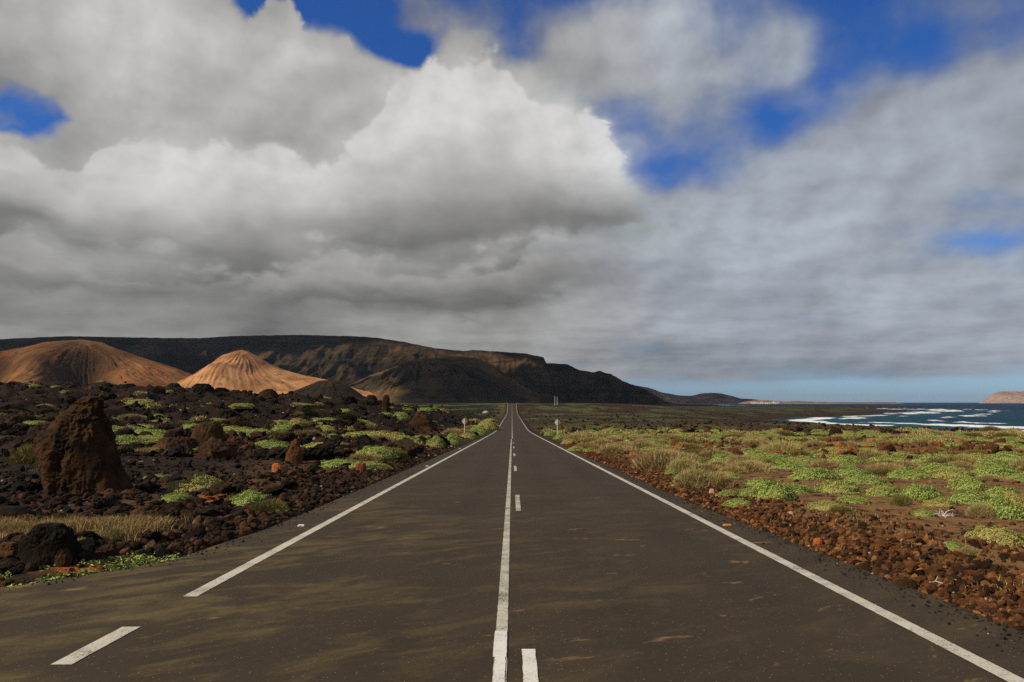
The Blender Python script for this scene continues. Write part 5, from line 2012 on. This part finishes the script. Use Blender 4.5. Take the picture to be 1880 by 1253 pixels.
for px, top, lab in ((1018.4, 728.5, 'pale tall pole on the plain below the cliff, slightly taller of two'), (1022.8, 730.0, 'pale tall pole on the plain below the cliff, slightly shorter of two')):
    D_ = 600.0
    x = (px - 940) / F_PX * D_
    z0 = float(ground_z(x, D_))
    h = CAM_Z + (739 - top) / F_PX * D_ - z0
    root = empty('marker_pole', (x, D_, z0), lab, 'pole', 'pale poles below the cliff')
    bm_obj('pole', M_POST, root, lambda bm: cyl(bm, 0.15, h, (0, 0, h / 2), None, 12, 0.12))
    bm_obj('pole_head', M_WHITEP, root, lambda bm: box(bm, 0.36, 0.26, 0.4, (0, 0, h + 0.1), 0.05))
for x, lab in ((-4.1, 'white delineator post at the crest, left of the road'), (4.1, 'white delineator post at the crest, right of the road')):
    z0 = float(ground_z(x, 632.0))
    root = empty('delineator_post', (x, 632.0, z0), lab, 'post', 'delineator posts at the crest')
    bm_obj('post', M_WHITEP, root, lambda bm: box(bm, 0.14, 0.10, 1.1, (0, 0, 0.55), 0.02))
    bm_obj('reflector_band', M_DARK, root, lambda bm: box(bm, 0.15, 0.11, 0.2, (0, 0, 0.85)))

# the mast on the rim of the tableland
xm = (548 - 940) * DM / F_PX
zm = (739 - 615.2) * DM / F_PX + CAM_Z
root = empty('radio_mast', (xm, DM + 20, zm), 'thin radio mast on the highest rim of the dark tableland', 'mast')
bm_obj('pole', M_POST, root, lambda bm: cyl(bm, 0.7, 9, (0, 0, 4.0), None, 8, 0.4))
bm_obj('antenna', M_BRACKET, root, lambda bm: box(bm, 4.0, 0.4, 0.5, (0, 0, 6.5)))
bm_obj('equipment_hut', M_WALL, root, lambda bm: box(bm, 5.0, 4.0, 3.0, (4.5, 0, 1.0)))

# white village on the far shore
rv = np.random.default_rng(12)
proto = None
for i in range(16):
    px = 1378 + 52 * (i + rv.uniform(0, 0.8)) / 16
    D_ = 5180 + rv.uniform(0, 90)
    x = (px - 940) / F_PX * D_
    z0 = CAM_Z - rv.uniform(0.0, 2.2) * D_ / F_PX
    w, dpt, h = rv.uniform(8, 18), rv.uniform(8, 12), rv.uniform(3.2, 5.5)
    root = empty('white_house', (x, D_, z0), 'white cube house in the village on the far shore', 'house', 'white houses of the far village')
    bm_obj('wall', M_WALL, root, lambda bm: box(bm, w, dpt, h + 6, (0, 0, h / 2 - 3)))
    bm_obj('roof', M_WALL, root, lambda bm: box(bm, w + 0.5, dpt + 0.5, 0.6, (0, 0, h + 0.3)))
    bm_obj('door', M_DARK, root, lambda bm: box(bm, 1.2, 0.12, 2.2, (0, -dpt / 2 - 0.05, 1.1)))
    for wx_ in (-0.3, 0.3):
        bm_obj('window', M_DARK, root, lambda bm: box(bm, 1.4, 0.12, 1.2, (wx_ * w, -dpt / 2 - 0.05, h * 0.6)))


# ------------------------------------------------------------------ sea haze: one even box of air round everything but the clouds
def build_haze():
    bm = bmesh.new()
    box(bm, 110000, 66000, 390, (0, 0, 95))
    me = bpy.data.meshes.new('haze')
    bm.to_mesh(me)
    bm.free()
    m = bpy.data.materials.new('haze_air')
    m.use_nodes = True
    m.node_tree.nodes.clear()
    out = m.node_tree.nodes.new('ShaderNodeOutputMaterial')
    v = m.node_tree.nodes.new('ShaderNodeVolumePrincipled')
    v.inputs['Color'].default_value = (0.50, 0.72, 1.0, 1)
    v.inputs['Density'].default_value = HAZE
    v.inputs['Density Attribute'].default_value = ''
    v.inputs['Color Attribute'].default_value = ''
    v.inputs['Temperature Attribute'].default_value = ''
    m.cycles.homogeneous_volume = True
    v.inputs['Anisotropy'].default_value = 0.2
    m.node_tree.links.new(v.outputs[0], out.inputs['Volume'])
    o = link('haze', me, m)
    o['kind'] = 'stuff'


HAZE = 1.4e-5
build_haze()


# ------------------------------------------------------------------ labels: every look-alike is told by its size and its nearest landmark
def name_the_repeats():
    marks = []
    for o in COL.objects:
        l = o.get('label', '')
        for key, words in (('tall brown lava crag', 'the tall lava crag'), ('dark rounded lava boulder', 'the rounded boulder'), ('dark pointed stone', 'the pointed stone'),
                           ('reddish block with', 'the reddish block'), ('square red stone', 'the square red stone'), ('bright orange stone on the dark', 'the orange rubble stone'),
                           ('yellow olive bush', 'the yellow olive bush'), ('black lava mass', 'the black lava mass'), ('slender black', 'the slender lava pillar'),
                           ('rounded green shrub in front', 'the shrub by the orange slabs'), ('round road sign seen from behind on the lava', 'the lava-side road sign'),
                           ('large rusty boulder', 'the rusty boulder with the stick'), ('bright orange stone among', 'the orange verge stone'), ('pale salmon stone', 'the salmon stone'),
                           ('bleached white dead bush', 'the dead white bush'), ('largest beige twiggy', 'the largest beige bush'), ('round olive tuft', 'the round olive tuft'),
                           ('dark brown lava hump', 'the dark lava hump'), ('round road sign seen from behind on the sea', 'the sea-side road sign'), ('dark rusty boulder spilled', 'the boulder on the asphalt edge'),
                           ('bright green shrub on bare', 'the lone shrub on bare soil'), ('broad green shrub beside', 'the broad shrub at the frame edge'), ('low flat green shrub alone', 'the flat shrub on rust gravel'),
                           ('broad pale green shrub', 'the broad pale shrub at the verge')):
            if l.startswith(key):
                marks.append((o.location.x, o.location.y, words))
    kinds = {}
    for o in COL.objects:
        l = o.get('label')
        if l and not o.parent:
            kinds.setdefault(l, []).append(o)
    for l, objs in kinds.items():
        if len(objs) < 8 or objs[0]['category'] not in ('shrub', 'bush', 'rock') or objs[0].name.startswith('lava_crag'):
            continue
        sizes = sorted(o.scale.x for o in objs)
        for o in objs:
            x, y = o.location.x, o.location.y
            side = 1 if x > 0 else -1
            best = min((m for m in marks if m[0] * side > 0), key=lambda m: math.hypot((m[0] - x), (m[1] - y)))
            dx_, dy_ = x - best[0], y - best[1]
            q = sizes.index(o.scale.x) / len(sizes)
            size = 'small' if q < 0.33 else ('middling' if q < 0.67 else 'large')
            if abs(dy_) > abs(dx_) * 1.2:
                rel = 'beyond' if dy_ > 0 else 'this side of'
            elif dx_ * side > 0:
                rel = 'seaward of' if side > 0 else 'inland of'
            else:
                rel = 'roadward of'
            near = 'close ' if math.hypot(dx_, dy_) < 2.5 else ('not far ' if math.hypot(dx_, dy_) < 9 else 'far ')
            kind = {'shrub': 'green cushion shrub', 'bush': 'dry bush', 'rock': 'dark lava rock' if side < 0 else 'rust brown rock'}[o['category']]
            if o.name.startswith('dark'):
                kind = 'dark wiry bush'
            if o.name.startswith('olive'):
                kind = 'olive bush'
            o['label'] = f'{size} {kind} {near}{rel} {best[2]}'
    # look-alikes that still share a label share a group as well
    return


name_the_repeats()
